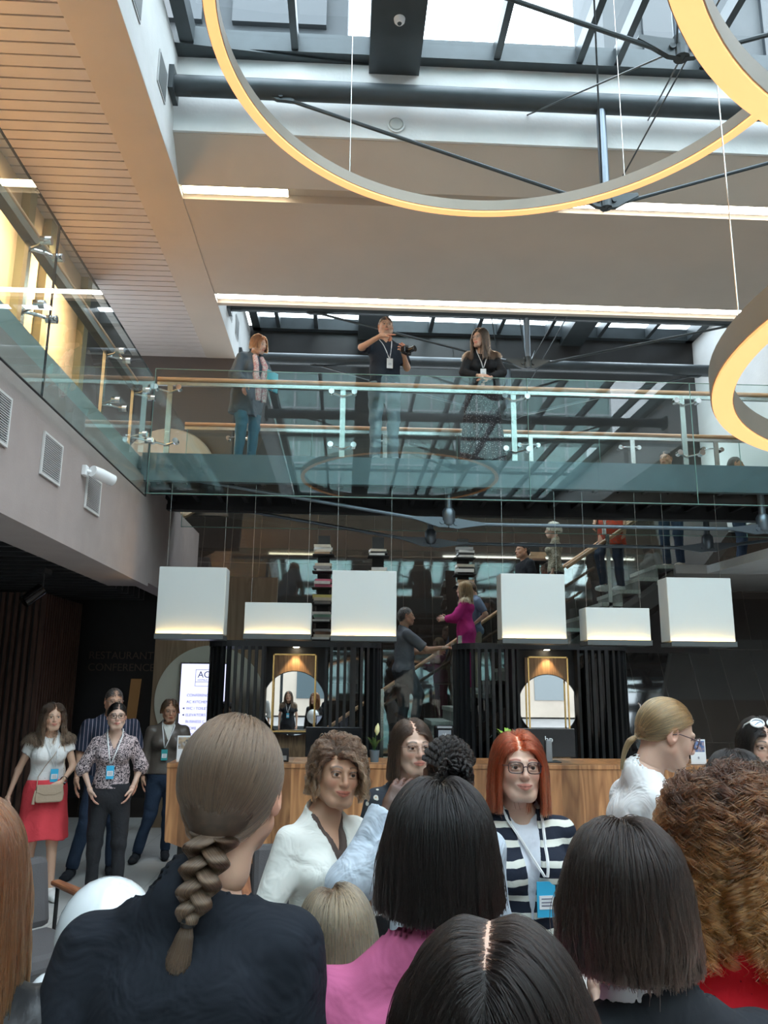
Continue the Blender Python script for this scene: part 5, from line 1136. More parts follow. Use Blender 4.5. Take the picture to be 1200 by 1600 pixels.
    if lanyard:
        lm, bz, bm = lanyard[:3]; bx_ = lanyard[3] if len(lanyard) > 3 else 0.0; b = MB()
        for q in (-1, 1):
            pts = [surf(q*.062, 1.36, False)*1, U.fwd(S_((q*.066, .02, 1.425)))]+[surf(q*(.064*(1-t)+.004*t)+bx_*t, 1.37*(1-t)+(bz+.05)*t) for t in np.linspace(0, 1, 12)]; pts = [np.array(p_) for p_ in pts]; vv = []
            for p_ in pts: vv += [p_+np.array((-.0055, 0, 0)), p_+np.array((.0055, 0, 0))]
            n_ = len(pts); b.add(vv, [(2*i, 2*i+1, 2*i+3, 2*i+2) for i in range(n_-1)]); b.tube(pts, .0035, 5)
        lo_ = b.build('lanyard', lm, root)
        c = surf(bx_, bz-.02)+np.array((0, -.016, 0)); q = MB(); q.box((c[0]-.032*s, c[1]-.014, c[2]-.055*s), (c[0]+.032*s, c[1]-.010, c[2]+.055*s)); bo = q.build('badge', bm, root)
        MB().box((c[0]-.025*s, c[1]-.016, c[2]-.03*s), (c[0]+.025*s, c[1]-.0142, c[2]+.012*s)).build('name_slip', M_WPAPER, bo)
        q = MB(); [q.box((c[0]-.018*s, c[1]-.017, c[2]+(zz-.002)*s), (c[0]+.018*s, c[1]-.0162, c[2]+(zz+.001)*s)) for zz in (.003, -.008, -.018)]; q.build('print', MI, bo)
    return dict(root=root, U=U, FH=FH, s=s, hs=hs, arms=arms, surf=surf, gpr=gpr)
# ================================================================ THE PEOPLE
def hp(px, py, Y, z0=0., vol=.014):      # world x and body height of a head whose crown is seen at (px, py)
    q = at(px, py, Y); return float(q[0]), float(q[2])-z0-vol
FAIR, LIGHT, TAN, OLIVE, DEEP = (.62, .40, .30), (.60, .37, .26), (.50, .28, .18), (.45, .26, .17), (.10, .05, .032)
BB = mat('badge_blue', (.04, .42, .68), .4); BT = mat('badge_teal', (.03, .30, .30), .4); LY = mat('lanyard_white', (.72, .72, .72), .7)
C_BLACK = cloth('black_cotton', (.020, .022, .027)); C_NAVY = cloth('navy_cotton', (.02, .025, .045)); C_WHITE = cloth('white_linen', (.70, .69, .64), wr=.7); C_JEANS = cloth('grey_blue_jeans', (.16, .21, .24)); C_DJEANS = cloth('dark_jeans', (.025, .04, .07)); C_BLKTR = cloth('black_trousers', (.022, .022, .025))
# --- braid helpers (head local coordinates, +y is the back of the head)
def braid_fn(FH, hs, s, R):
    n = 1500; K = 46; t = np.linspace(0, 1, K); A = np.array([(-.004, .090, -.055), (.000, .106, -.090), (.006, .118, -.145), (.012, .126, -.172)]); out = []
    c = np.stack([np.interp(t, (0, .3, .75, 1), A[:, i]) for i in range(3)], 1); wid = np.interp(t, (0, .15, .7, 1), (.026, .024, .017, .008)); rad = np.interp(t, (0, .15, .8, 1), (.019, .0175, .0145, .008))
    for j in range(3):
        th = 2*PI*1.35*t+2*PI*j/3; cc = c+np.stack([wid*np.sin(th), .5*wid*np.sin(2*th)+.004, 0*t], 1); ph = R.uniform(0, 2*PI, n); rr = np.sqrt(R.uniform(0, 1, n)); tw = 2*PI*.6*t
        P = cc[None]+np.stack([rr[:, None]*rad*np.cos(ph[:, None]+tw), rr[:, None]*rad*np.sin(ph[:, None]+tw)*.9, 0*rr[:, None]*rad], 2); out.append(P)
    # the loose tail under the band
    n2 = 2600; c2 = np.array([(.012, .126, -.172), (.014, .132, -.195), (.018, .136, -.23), (.022, .136, -.262)]); cc = np.stack([np.interp(t, (0, .25, .65, 1), c2[:, i]) for i in range(3)], 1); rad = np.interp(t, (0, .2, .6, 1), (.006, .013, .019, .006)); ph = R.uniform(0, 2*PI, n2); rr = np.sqrt(R.uniform(0, 1, n2))
    P = cc[None]+np.stack([rr[:, None]*rad*np.cos(ph[:, None]), rr[:, None]*rad*.7*np.sin(ph[:, None]), (R.normal(size=(n2, 1))*.012)*t[None]**2], 2); out.append(P)
    return FH.fwd(np.concatenate(out)*hs)
def rope(c, r, n, R, turns=6, rc=.45):
    K = len(c); t = np.linspace(0, 1, K); T = np.gradient(c, axis=0); T /= np.linalg.norm(T, axis=1)[:, None]; U = np.cross(T, (0.1, .2, 1.)); U /= np.linalg.norm(U, axis=1)[:, None]; V = np.cross(T, U); out = []
    for j in range(2):
        a = 2*PI*turns*t+PI*j; cc = c+(U*np.cos(a)[:, None]+V*np.sin(a)[:, None])*r*rc; ph = R.uniform(0, 2*PI, n); rr = np.sqrt(R.uniform(0, 1, n))*r*.7
        out.append(cc[None]+U[None]*(rr*np.cos(ph))[:, None, None]+V[None]*(rr*np.sin(ph))[:, None, None])
    return np.concatenate(out)
def twists_fn(FH, hs, s, R):
    out = []; K = 26; B = np.array((-.020, .105, .012))
    for i in range(11):     # ropes swept from the hairline back to the knot
        a = -1.25+2.5*i/10; p0 = np.array((math.sin(a)*.072, -.03, .022+math.cos(a)*.085)); p1 = np.array((math.sin(a)*.075, .045, .03+math.cos(a)*.078)); t = np.linspace(0, 1, K)[:, None]; c = (1-t)**2*p0+2*t*(1-t)*p1*1.12+t**2*B; d = c-np.array((0, .012, .022)); k = np.linalg.norm(d/np.array((.078, .094, .093)), axis=1)[:, None]; c = np.where(k < 1.05, np.array((0, .012, .022))+d/k*1.07, c); out.append(rope(c, .0105, 45, R, 7))
    for q in ((.034, 0, 0), (.022, .016, .5), (.036, -.012, 1.0)):
        a = np.linspace(0, 2*PI, K)+q[2]; c = B+np.stack([q[0]*np.cos(a), .014+q[1]+0*a+.006*np.sin(3*a), q[0]*1.15*np.sin(a)], 1); out.append(rope(c, .013, 60, R, 7))
    for i in range(12):     # loose ends
        a = R.uniform(-1.2, .9); t = np.linspace(0, 1, K)[:, None]; p0 = B+np.array((math.cos(a)*.03, .02, math.sin(a)*.03)); p1 = p0+np.array((math.cos(a)*.05, .02, math.sin(a)*.05+.012)); p2 = p1+np.array((-.01+.02*R.uniform(), .0, -.035)); out.append(rope((1-t)**2*p0+2*t*(1-t)*p1+t**2*p2, .005, 18, R, 4))
    return FH.fwd(np.concatenate(out)*hs)
def bun_tail(P0, P1, P2, n=1500, r=.012):
    def f(FH, hs, s, R):
        t = np.linspace(0, 1, 24)[:, None]; c = (1-t)**2*np.array(P0)+2*t*(1-t)*np.array(P1)+t**2*np.array(P2); ph = R.uniform(0, 2*PI, n); rr = np.sqrt(R.uniform(0, 1, n)); rad = r*np.interp(t[:, 0], (0, .3, 1), (.7, 1, .35))
        return FH.fwd((c[None]+np.stack([rr[:, None]*rad*np.cos(ph[:, None]), rr[:, None]*rad*np.sin(ph[:, None]), 0*rr[:, None]*rad], 2))*hs)
    return f
BOB = dict(n=15000, len=.31, part=0, vol=.016, zcut=-.125, zjit=.006, r=.00055, inward=.8, nobody=True, k=16, stray=.004)
LONG = dict(n=9000, len=.50, steps=34, part=.01, vol=.018, zcut=-.27, zjit=.02, r=.0007, k=22, clumps=260, clump=.45, wave=.005)
SHORT = dict(n=3500, len=.032, steps=6, sweep=.7, side=.15, vol=.005, clumps=250, facepush=False, dmin=.004, r=.0009, nobody=True)

# ---------- closest: backs of heads along the bottom of the photo
x, H = hp(318, 1118, 1.45, vol=.006)
Br = person('person seen from behind in a loose black top, light brown hair in a plaited braid', x, 1.45, H, rz=PI, w=1.02, skin=LIGHT, lean=(0, -.0, 0), hoff=(-.042, 0, 0), head=(-.05, -.07, -.14),
       armL=dict(e=(.185, .03, 1.08), w=(.20, -.02, .86)), armR=dict(e=(-.185, .03, 1.08), w=(-.20, -.02, .86)), shoulder=.142,
       top=dict(mat=cloth('black_crepe', (.010, .013, .019), wr=.7), sleeve=1.6, neck='wide', nd=.012, inf=.012, loose=.016, hem=.80, fold=.008, fs=9, h=.008), bottom=dict(mat=C_BLKTR), hair=dict(n=15000, len=.26, steps=22, gather=(.004, .092, -.075), gr=.012, part=.01, side=.45, sweep=.9, vol=.010, r=.00055, nobody=True, clumps=300, clump=.25, low=-.075, shrink=.003), haircol='ash', extra=braid_fn, lanyard=None, hb=.009)
q = MB(); ep = [Br['FH'].fwd(np.array(v)*Br['hs']) for v in ((.012, .126, -.166), (.012, .126, -.178))]; q.tube(ep, .0115, 14); q.build('hair_band', M_BLACK, [c for c in Br['root'].children if c.name.startswith('hair')][0], smooth=True)
x, H = hp(688, 1216, 1.48)
person('person seen from behind in a plain pink shirt with a thick black bob', x-.03, 1.48, H, rz=PI, w=1.0, skin=TAN, hoff=(-.03, 0, 0), shoulder=.158, top=dict(mat=cloth('pink_jersey', (.52, .12, .25), wr=.6), sleeve=1.5, neck='crew', nd=-.004, inf=.009, hem=.82, h=.008, fold=.004), bottom=dict(mat=C_BLKTR), hair=dict(BOB, zcut=-.078, vol=.022, n=17000, seed=3), haircol='black', hb=.009)
x, H = hp(764, 1408, .90, vol=.022)
person('person nearest the camera seen from above, dark brown hair with a pale centre parting', x, .90, H, rz=PI-.25, w=1.0, skin=FAIR, head=(.30, 0, 0), top=dict(mat=C_NAVY, sleeve=1.8, hem=.8), bottom=dict(mat=C_BLKTR), hair=dict(LONG, n=26000, part=.004, partback=1.0, ramp=.16, r=.00042, vol=.026, dmin=.002, zcut=-.3, clumps=500, clump=.5, seed=4, stray=.006, front=.07, shrink=.006), haircol='softblack', hb=.010)
x, H = hp(976, 1273, 1.34)
person('person seen from behind in a black jacket over a white collar, straight dark bob', x+.03, 1.34, H, rz=PI+.15, w=1.05, skin=LIGHT, hoff=(.03, 0, 0), shoulder=.165, inner=dict(mat=cloth('white_collar', (.75, .76, .8)), sleeve=.4, neck='wide', nd=-.030, inf=.006, hem=1.0, highneck=True, fold=.002), top=dict(mat=C_BLACK, sleeve=1.9, neck='wide', nd=-.004, inf=.014, hem=.80, h=.008, fold=.004), bottom=dict(mat=C_BLKTR), hair=dict(BOB, n=18000, zcut=-.080, vol=.018, seed=6, wave=.004), haircol='softblack', hb=.009)
x, H = hp(1132, 1203, 1.55, vol=.025)
person('person seen from behind in a red eyelet top with long ginger brown ringlets', x, 1.55, H, rz=PI-.1, w=1.05, skin=LIGHT, shoulder=.165, top=dict(mat=cloth('red_eyelet', (.55, .008, .018), (.20, .0, .008), kind='dots', scale=48, thr=.16), sleeve=1.4, hem=.84, inf=.01, h=.008), bottom=dict(mat=C_BLKTR),
       hair=dict(n=21000, len=.46, steps=44, k=52, zcut=-.13, zjit=.03, part=.015, vol=.042, vpow=.8, curl=.0125, lam=.042, clump=.88, clumps=420, cspread=.40, frizz=.05, r=.00055, mh=.009, seed=9, stray=.01, side=1.2, wave=.006, coreq=.35, shrink=.006), haircol='curl', hb=.009)
x, H = hp(-50, 1243, 1.38)
person('person cut by the left photo edge, long ginger hair over a black leather jacket', x, 1.38, H, rz=PI+.5, w=1.0, skin=FAIR, shoulder=.155, top=dict(mat=mat('black_leather', (.010, .010, .011), .42, bump=.15, bscale=25), name='jacket', sleeve=1.9, hem=.9, inf=.014, h=.008), bottom=dict(mat=C_BLKTR), hair=dict(LONG, n=12000, r=.0006, vol=.022, seed=12, zcut=-.23, nobody=True), haircol='auburnred', hb=.010)
x, H = hp(528, 1382, 2.15)
person('person low in the crowd, back of a head with long grey rooted blonde hair', x, 2.15, 1.66, z0=0, rz=PI+.2, drop=1.66-H, w=.95, skin=FAIR, legs=dict(kL=(.10, -.40, .56), kR=(-.10, -.40, .56), aL=(.10, -.38, .085), aR=(-.10, -.38, .085), tL=(.11, -.53, .025), tR=(-.11, -.53, .025)), top=dict(mat=cloth('grey_knit', (.2, .2, .2)), sleeve=1.8, hem=.88), bottom=dict(mat=C_BLKTR), hair=dict(LONG, n=13000, r=.0007, vol=.020, seed=15, zcut=-.34, len=.56), haircol='blonde')
# ---------- second rank, facing
x, H = hp(531, 1146, 3.05, vol=.02)
A_ = person('person in a white rolled sleeve shirt and brown trousers with short wavy brown hair', x-.045, 3.05, H, rz=.72, w=.95, skin=TAN, head=(.06, .10, -.38), smile=1.0, hoff=(.03, 0, 0), shoulder=.145, hh=.0028, hb=.009,
       armR=dict(e=(-.235, .02, 1.09), w=(-.235, -.04, .86), curl=.45), armL=dict(e=(.21, -.05, 1.08), w=(.06, -.20, 1.12), d=(-.8, -.25, .3), n=(.2, -1, 0), curl=.7, thumb=-1), inner=dict(mat=cloth('brown_vest', (.10, .07, .06)), sleeve=0, neck='v', vz=1.27, inf=.004, hem=1.0), top=dict(mat=C_WHITE, sleeve=1.18, neck='open', vz=1.20, vw=.30, gap=.008, hem=1.02, fold=.008, loose=.009, h=.007), bottom=dict(mat=cloth('brown_trousers', (.12, .072, .060)), waist=1.07), shoes=C_BLACK,
       hair=dict(n=8000, len=.19, steps=22, k=22, zcut=-.075, zjit=.012, front=.060, part=-.03, vol=.034, curl=.006, lam=.045, clump=.8, clumps=260, r=.0008, nobody=True, sweep=.5, side=.8, cspread=.4, low=-.05, facez=-.005), haircol='chestnut')
def place_in(A, p): return A['root'].matrix_world @ Vector(p)
bpy.context.view_layer.update()
def local_to(A, p, nm, lab, cat, rz=0):     # a held thing: top-level, put in world space
    r = A['root']; M = Matrix.Translation(r.location) @ Matrix.Rotation(r.rotation_euler.z, 4, 'Z'); q = M @ Vector(p); return thing(nm, lab, cat, tuple(q), r.rotation_euler.z+rz)
s_ = A_['s']; nb = local_to(A_, (.085*s_, -.185*s_, 1.12*s_), 'notebook', 'white spiral notebook held against the white shirt', 'notebook', .55); nb.rotation_euler.x = -.12; nb.rotation_euler.y = -.18
MB().box((-.08, -.010, -.02), (.08, .0, .23)).build('cover', M_WPAPER, nb); q = MB(); [q.tube([(-.086, -.012, -.01+i*.0115), (-.076, -.014, -.01+i*.0115), (-.076, .004, -.01+i*.0115)], .0016, 4) for i in range(20)]; q.build('spiral', M_INOX, nb)
x, H = hp(640, 1120, 3.75)
person('person in a dark floral blouse with thin glasses and shoulder length brown hair', x, 3.75, H, rz=.22, w=.95, skin=FAIR, head=(.04, 0, .08), smile=.2, hh=.003, top=dict(mat=cloth('floral_blouse', (.035, .04, .05), (.60, .57, .50), kind='floral', scale=26, thr=.30), sleeve=1.35, neck='v', vz=1.27, hem=.9, loose=.010, h=.009), bottom=dict(mat=C_BLKTR), shoes=C_BLACK, lanyard=(LY, 1.02, BB), glasses=(mat('thin_gold_rim', (.45, .3, .25), .3, metal=.6), 'thin'),
       hair=dict(BOB, n=7000, r=.0009, zcut=-.125, vol=.016, part=-.01, seed=21), haircol='darkbrown')
x, H = hp(706, 1148, 2.75, vol=.02)
person('person from behind in a loose pale blue shirt, black twisted braids pinned in a knot', x-.04, 2.75, H, rz=PI, hoff=(-.03, 0, 0), w=.98, skin=DEEP, hh=.004, armL=dict(e=(.30, -.03, 1.20), w=(.17, -.10, 1.415), d=(-.5, -.2, .8), n=(.3, .8, .2), curl=.5), armR=dict(e=(-.17, -.06, 1.09), w=(-.10, -.2, .95)), shoulder=.145, top=dict(mat=cloth('pale_blue_linen', (.50, .56, .63), wr=1.0), sleeve={1: 1.96, -1: 1.9}, neck='crew', nd=-.01, hem=.84, loose=.024, inf=.014, fold=.010, fs=8, h=.010), bottom=dict(mat=C_BLKTR), shoes=C_BLACK,
       hair=dict(n=3500, len=.05, steps=8, vol=.004, nobody=True, gather=(-.02, .105, .012), gr=.03, clumps=11, clump=.6, r=.0008, shrink=.002), haircol='black', extra=twists_fn)
x, H = hp(806, 1142, 3.0)
R_ = person('person with red hair and dark glasses in a navy and white striped cardigan', x+.01, 3.0, H, rz=.12, w=1.0, skin=FAIR, head=(-.05, .03, -.08), smile=.9, hh=.0026, hb=.009, shoulder=.148, hoff=(-.012, 0, 0),
       armL=dict(e=(.20, .02, 1.08), w=(.225, -.05, .84), d=(.02, -.1, -1), curl=.35), armR=dict(e=(-.20, .02, 1.08), w=(-.215, -.04, .85)), inner=dict(mat=cloth('white_top', (.66, .68, .74)), sleeve=0, neck='crew', nd=.004, inf=.006, hem=.95), top=dict(mat=cloth('navy_stripe_knit', (.66, .65, .58), (.014, .018, .032), kind='stripes', scale=17.5, thr=.36, wr=.3), name='cardigan', sleeve=1.88, neck='open', vz=1.08, vw=.15, gap=.004, hem=.90, inf=.011, loose=.004, fold=.003, h=.006), bottom=dict(mat=C_BLKTR), shoes=C_BLACK,
       lanyard=(LY, 1.15, BB, .035), glasses=(mat('dark_plum_frame', (.03, .015, .02), .2), 'full'), hair=dict(BOB, n=11000, r=.0007, zcut=-.145, vol=.024, part=-.012, seed=25, inward=.2, side=.8, sweep=.3), haircol='red')
# pearl earrings, cuffs and pocket edging belong to her
q = MB(); 
for sd in (-1, 1): q.lathe([(.0065*math.sin(PI*k/8), -.0065*math.cos(PI*k/8)) for k in range(9)], c=tuple(R_['FH'].fwd(np.array((sd*.083, .0, -.052))*R_['hs'])), n=12)
q.build('earring', mat('pearl', (.8, .78, .74), .2), R_['root'], smooth=True)
x, H = hp(1028, 1094, 2.95, vol=.008)
person('person in profile in a white T shirt, light brown ponytail and patterned glasses', x-.075, 2.95, H+.03, rz=1.62, w=.98, skin=FAIR, lean=(.04, 0, 0), head=(.32, 0, .0), hoff=(0, -.018, -.004), smile=.1, look=(0, -.5), hh=.0028, shoulder=.150, armL=dict(e=(.19, -.08, 1.09), w=(.12, -.28, 1.02), d=(0, -1, .1)), armR=dict(e=(-.19, -.01, 1.07), w=(-.13, -.22, .97), d=(0, -1, 0)), top=dict(mat=cloth('white_crepe', (.72, .72, .72), wr=.6), sleeve=.82, neck='crew', nd=.0, hem=.90, inf=.012, loose=.016, fold=.005, h=.008), bottom=dict(mat=C_JEANS), shoes=M_SHOEW,
       glasses=(mat('speckled_frame', (.10, .05, .06), .3, nscale=90, namt=.9), 'full'), hair=dict(n=9000, len=.24, steps=20, gather=(.0, .098, -.045), gr=.012, part=.0, side=.35, sweep=1.0, vol=.009, r=.0008, nobody=True, clumps=220, clump=.3, facepush=False, low=-.05), haircol='honey', extra=bun_tail((0, .095, -.045), (0, .135, -.075), (0, .115, -.17)))
x, H = hp(1184, 1119, 3.5)
person('smiling person at the right edge with black fringe and white sunglasses on the head', x, 3.5, H, rz=-.15, skin=FAIR, smile=1.0, hh=.003, top=dict(mat=C_BLACK, sleeve=1.5), bottom=dict(mat=C_BLKTR), shoes=C_BLACK, hair=dict(BOB, n=8000, r=.0009, zcut=-.11, vol=.022, front=.052, side=.35, sweep=.0, seed=31, facepush=True), haircol='black')
q = at(1150+0, 1100, 3.5); sgx = thing('sunglasses', 'white framed sunglasses pushed up on the black fringe', 'sunglasses', (x-.01, 3.42, H-.012), -.15); b = MB(); l_ = MB()
for sd in (-1, 1):
    pts = [(sd*.034+.027*math.cos(2*PI*k/18), 0, .018*math.sin(2*PI*k/18)) for k in range(18)]; b.tube(pts, .004, 6, closed=True); l_.add([(p[0], .002, p[2]) for p in pts], [tuple(range(18))]); b.tube([(sd*.062, 0, .005), (sd*.078, .03, .006), (sd*.082, .10, -.01)], .003, 6)
b.build('rim', M_WPAPER, sgx, smooth=True); l_.build('lens', mat('blue_mirror_lens', (.25, .33, .5), .1, metal=.8), sgx); sgx.rotation_euler.x = -.5
x, H = hp(1150, 1168, 2.65)
person('person from behind, low smooth black hair in front of the sunglasses wearer', x, 2.65, H, rz=PI+.2, skin=LIGHT, face=False, hh=.006, top=dict(mat=C_NAVY, sleeve=1.6), bottom=dict(mat=C_BLKTR), hair=dict(BOB, n=7000, r=.0009, seed=33), haircol='black')
x, H = hp(1203, 1186, 2.0, vol=.03)
person('person cut by the right photo edge, back of a head with short dark brown curls', x, 2.0, H, rz=PI, skin=LIGHT, face=False, hh=.006, top=dict(mat=C_BLACK, sleeve=1.6), bottom=dict(mat=C_BLKTR), hair=dict(n=6000, len=.16, steps=20, k=24, zcut=-.08, zjit=.01, vol=.04, curl=.009, lam=.03, clump=.85, clumps=260, r=.0008, nobody=True, seed=35, coreq=.35), haircol='darkbrown')
# ---------- group at the left of the counter
x, H = hp(84, 1098, 7.6)
S_1 = person('person in a white patterned T shirt and knee length coral red skirt', x, 7.6, H, rz=.42, w=.98, skin=LIGHT, smile=1, head=(0, 0, .1), hh=.0045, hb=.011, armL=dict(e=(.215, -.01, 1.10), w=(.11, -.17, .985), d=(-.8, -.3, -.45), n=(.1, -1, .2), curl=.45, thumb=-1), armR=dict(e=(-.235, .06, 1.08), w=(-.30, .05, .85), curl=.3), top=dict(mat=cloth('white_print_tee', (.72, .70, .68), (.12, .11, .14), kind='dots', scale=24, thr=.10), sleeve=.38, neck='crew', nd=.015, hem=.93, loose=.008, h=.009), bottom=dict(mat=cloth('coral_skirt', (.66, .06, .075), wr=.4), kind='skirt', hem=.50, flare=.055, np=7, waist=1.0), shoes=M_SHOEW, lanyard=(LY, 1.06, BB, .05), legs=dict(kL=(.09, -.03, .47), aL=(.11, -.03, .085), tL=(.14, -.18, .025), kR=(-.08, .03, .47), aR=(-.08, .08, .085), tR=(-.09, -.07, .025)), hair=dict(LONG, n=4500, r=.0016, zcut=-.22, vol=.03, mh=.010, seed=41, part=.01, curl=.005, lam=.09), haircol='brown')
s_ = S_1['s']; hb_ = local_to(S_1, (.02*s_, -.19*s_, .84*s_), 'handbag', 'small beige leather shoulder bag in front of the coral skirt', 'handbag')
mb_ = mat('beige_leather', (.42, .31, .22), .5, bump=.1, bscale=60)
MB().prism([(-.12, 0), (-.125, .05), (-.11, .13), (.10, .13), (.115, .05), (.11, 0), (.09, -.015), (-.10, -.015)], -.03, .03, 'y').build('pouch', mb_, hb_, bevel=.012); MB().prism([(-.112, .135), (.104, .135), (.10, .075), (.04, .05), (-.05, .05), (-.108, .075)], -.036, -.03, 'y').build('flap', mb_, hb_, bevel=.003)
MB().tube([(-.12, -.03, .09), (-.13, -.04, .03), (-.13, -.04, -.02)], [.006, .008, .014], 8).build('tassel', mb_, hb_, smooth=True)
so_ = np.array((.02, -.19, .84))*s_; on = lambda x_, z_: tuple(S_1['surf'](x_, z_)-so_+np.array((0, -.006, 0)))
MB().tube([(-.11, 0, .12), on(-.08, 1.03), on(-.03, 1.12), on(.03, 1.21), on(.08, 1.29), on(.105, 1.34)], .0035, 6).build('strap', mb_, hb_); MB().tube([(.10, 0, .12), (.105, .01, .20), on(.125, 1.16), on(.12, 1.26), on(.108, 1.34)], .0035, 6).build('strap', mb_, hb_)
wt = local_to(S_1, (.128*s_, -.155*s_, 1.0*s_), 'wristwatch', 'black watch on the wrist above the beige bag', 'watch'); MB().lathe([(.031, -.012), (.033, 0), (.031, .012), (.028, .012), (.028, -.012)], n=18, closed=True).build('band', M_BLACK, wt, smooth=True); wt.rotation_euler.x = .9; MB().box((-.015, -.036, -.015), (.015, -.03, .015)).build('dial', M_BLACKG, wt)
x, H = hp(184, 1096, 7.5)
person('person with glasses in a speckled wrap blouse and black trousers, hands in pockets', x, 7.5, H, rz=.28, w=.95, skin=FAIR, smile=.4, head=(0, 0, .05), hh=.0045, hb=.011, armL=dict(e=(.245, .02, 1.10), w=(.175, -.06, .93), d=(-.35, -.2, -1), curl=.4), armR=dict(e=(-.245, .02, 1.10), w=(-.175, -.06, .93), d=(.35, -.2, -1), curl=.4), top=dict(mat=cloth('speckled_blouse', (.035, .028, .035), (.58, .46, .46), kind='mottle', scale=42, thr=.50), sleeve=1.25, neck='v', vz=1.25, hem=.93, loose=.016, h=.009), bottom=dict(mat=C_BLKTR, len=.88, hemw=.012), shoes=M_SHOEW, lanyard=(LY, 1.09, BB, -.02), glasses=(M_BLACKG, 'full'), legs=dict(kR=(-.10, .0, .47), aR=(-.10, .03, .085), kL=(.10, -.02, .47), aL=(.11, .0, .085), tR=(-.16, -.13, .025)), hair=dict(n=4000, len=.22, steps=18, gather=(.0, .09, -.05), gr=.02, part=.01, side=.8, vol=.007, r=.0014, nobody=True, clumps=120), haircol='black')
x, H = hp(178, 1074, 8.45, vol=.006)
person('person half hidden in a short sleeved navy pinstripe shirt and dark jeans', x, 8.45, H, rz=.3, male=True, w=1.1, skin=TAN, smile=.2, hh=.005, head=(.15, 0, .2), top=dict(mat=cloth('navy_pinstripe', (.35, .30, .34), (.022, .028, .05), kind='pinstripe', scale=28, thr=.13), sleeve=.95, hem=.84, loose=.016), bottom=dict(mat=C_DJEANS), shoes=C_BLACK, glasses=(mat('steel_rim', (.3, .3, .3), .3, metal=.8), 'thin'), legs=dict(kR=(-.15, -.05, .47), aR=(-.24, -.02, .085), tR=(-.30, -.16, .025)), hair=dict(SHORT), haircol='greybrown')
x, H = hp(266, 1091, 9.15)
person('person in an olive brown leather jacket and jeans walking beside the counter end', x, 9.15, H, rz=.25, w=1.1, skin=TAN, smile=0, head=(.12, 0, .1), hh=.005, armL=dict(e=(.23, -.02, 1.09), w=(.20, -.16, .93)), inner=dict(mat=C_WHITE, sleeve=0, inf=.008, highneck=True, nd=-.01, hem=1.1), top=dict(mat=mat('brown_leather', (.095, .075, .062), .45, bump=.2, bscale=20), name='jacket', sleeve=1.92, neck='open', vz=1.22, vw=.35, gap=.0, hem=.88, inf=.018, loose=.012), bottom=dict(mat=C_DJEANS), shoes=C_BLACK, lanyard=(LY, 1.10, BT, -.03), legs=dict(kL=(.06, .02, .47), aL=(.05, .10, .085), tL=(.05, -.04, .03), kR=(-.13, .0, .47), aR=(-.24, .02, .085), tR=(-.29, -.12, .025)), hair=dict(n=2500, len=.10, steps=12, vol=.02, sweep=.5, r=.0018, nobody=True, zcut=-.02, seed=51), haircol='chestnut')
x, H = hp(352, 1096, 10.62)
person('dark haired person behind the slats of the left booth', x, 10.72, H, rz=.4, skin=OLIVE, hh=.006, top=dict(mat=C_BLACK, sleeve=1.5), bottom=dict(mat=C_BLKTR), shoes=C_BLACK, hair=dict(n=2000, len=.1, steps=10, vol=.02, r=.002, nobody=True, seed=53), haircol='black')
# ---------- on the footbridge
ZD = 4.352
x, H = hp(602, 497, 8.98, ZD, .004)
Mn = person('person on the footbridge in a dark polo and grey jeans pointing with one arm', x, 8.98, H, z0=ZD, rz=.12, male=True, w=1.0, skin=TAN, smile=.1, head=(.10, 0, .0), hh=.004, armR=dict(e=(-.27, -.12, 1.24), w=(-.10, -.34, 1.29), d=(1, -.35, -.05), n=(-.1, -.2, 1), curl=.2, point=True, thumb=1), armL=dict(e=(.24, .0, 1.10), w=(.17, -.20, 1.15), d=(-.2, -.7, .3), n=(.7, -.2, -.6), curl=.9), top=dict(mat=cloth('dark_polo', (.018, .024, .035)), sleeve=.8, neck='v', vz=1.33, hem=.86, loose=.012), bottom=dict(mat=C_JEANS, hemw=.02, fold=.009), shoes=C_JEANS, lanyard=(LY, 1.10, LY, .03), hair=dict(SHORT), haircol='short')
s_ = Mn['s']; cmr = local_to(Mn, (.17*s_, -.30*s_, 1.15*s_), 'photo_camera', 'black photo camera held on the footbridge by the pointing person', 'camera', .7); MB().box((-.065, -.03, -.03), (.065, .03, .05)).build('camera_body', M_BLACKG, cmr, bevel=.008); MB().lathe([(.03, 0), (.034, -.02), (.03, -.075), (.037, -.1), (.0, -.095)], c=(0, -.03, .005), n=20, axis='y').build('camera_lens', M_BLACKG, cmr, smooth=True); MB().prism([(-.025, .05), (.025, .05), (.018, .075), (-.018, .075)], -.02, .02, 'y').build('viewfinder', M_BLACK, cmr)
x, H = hp(752, 520, 8.99, ZD)
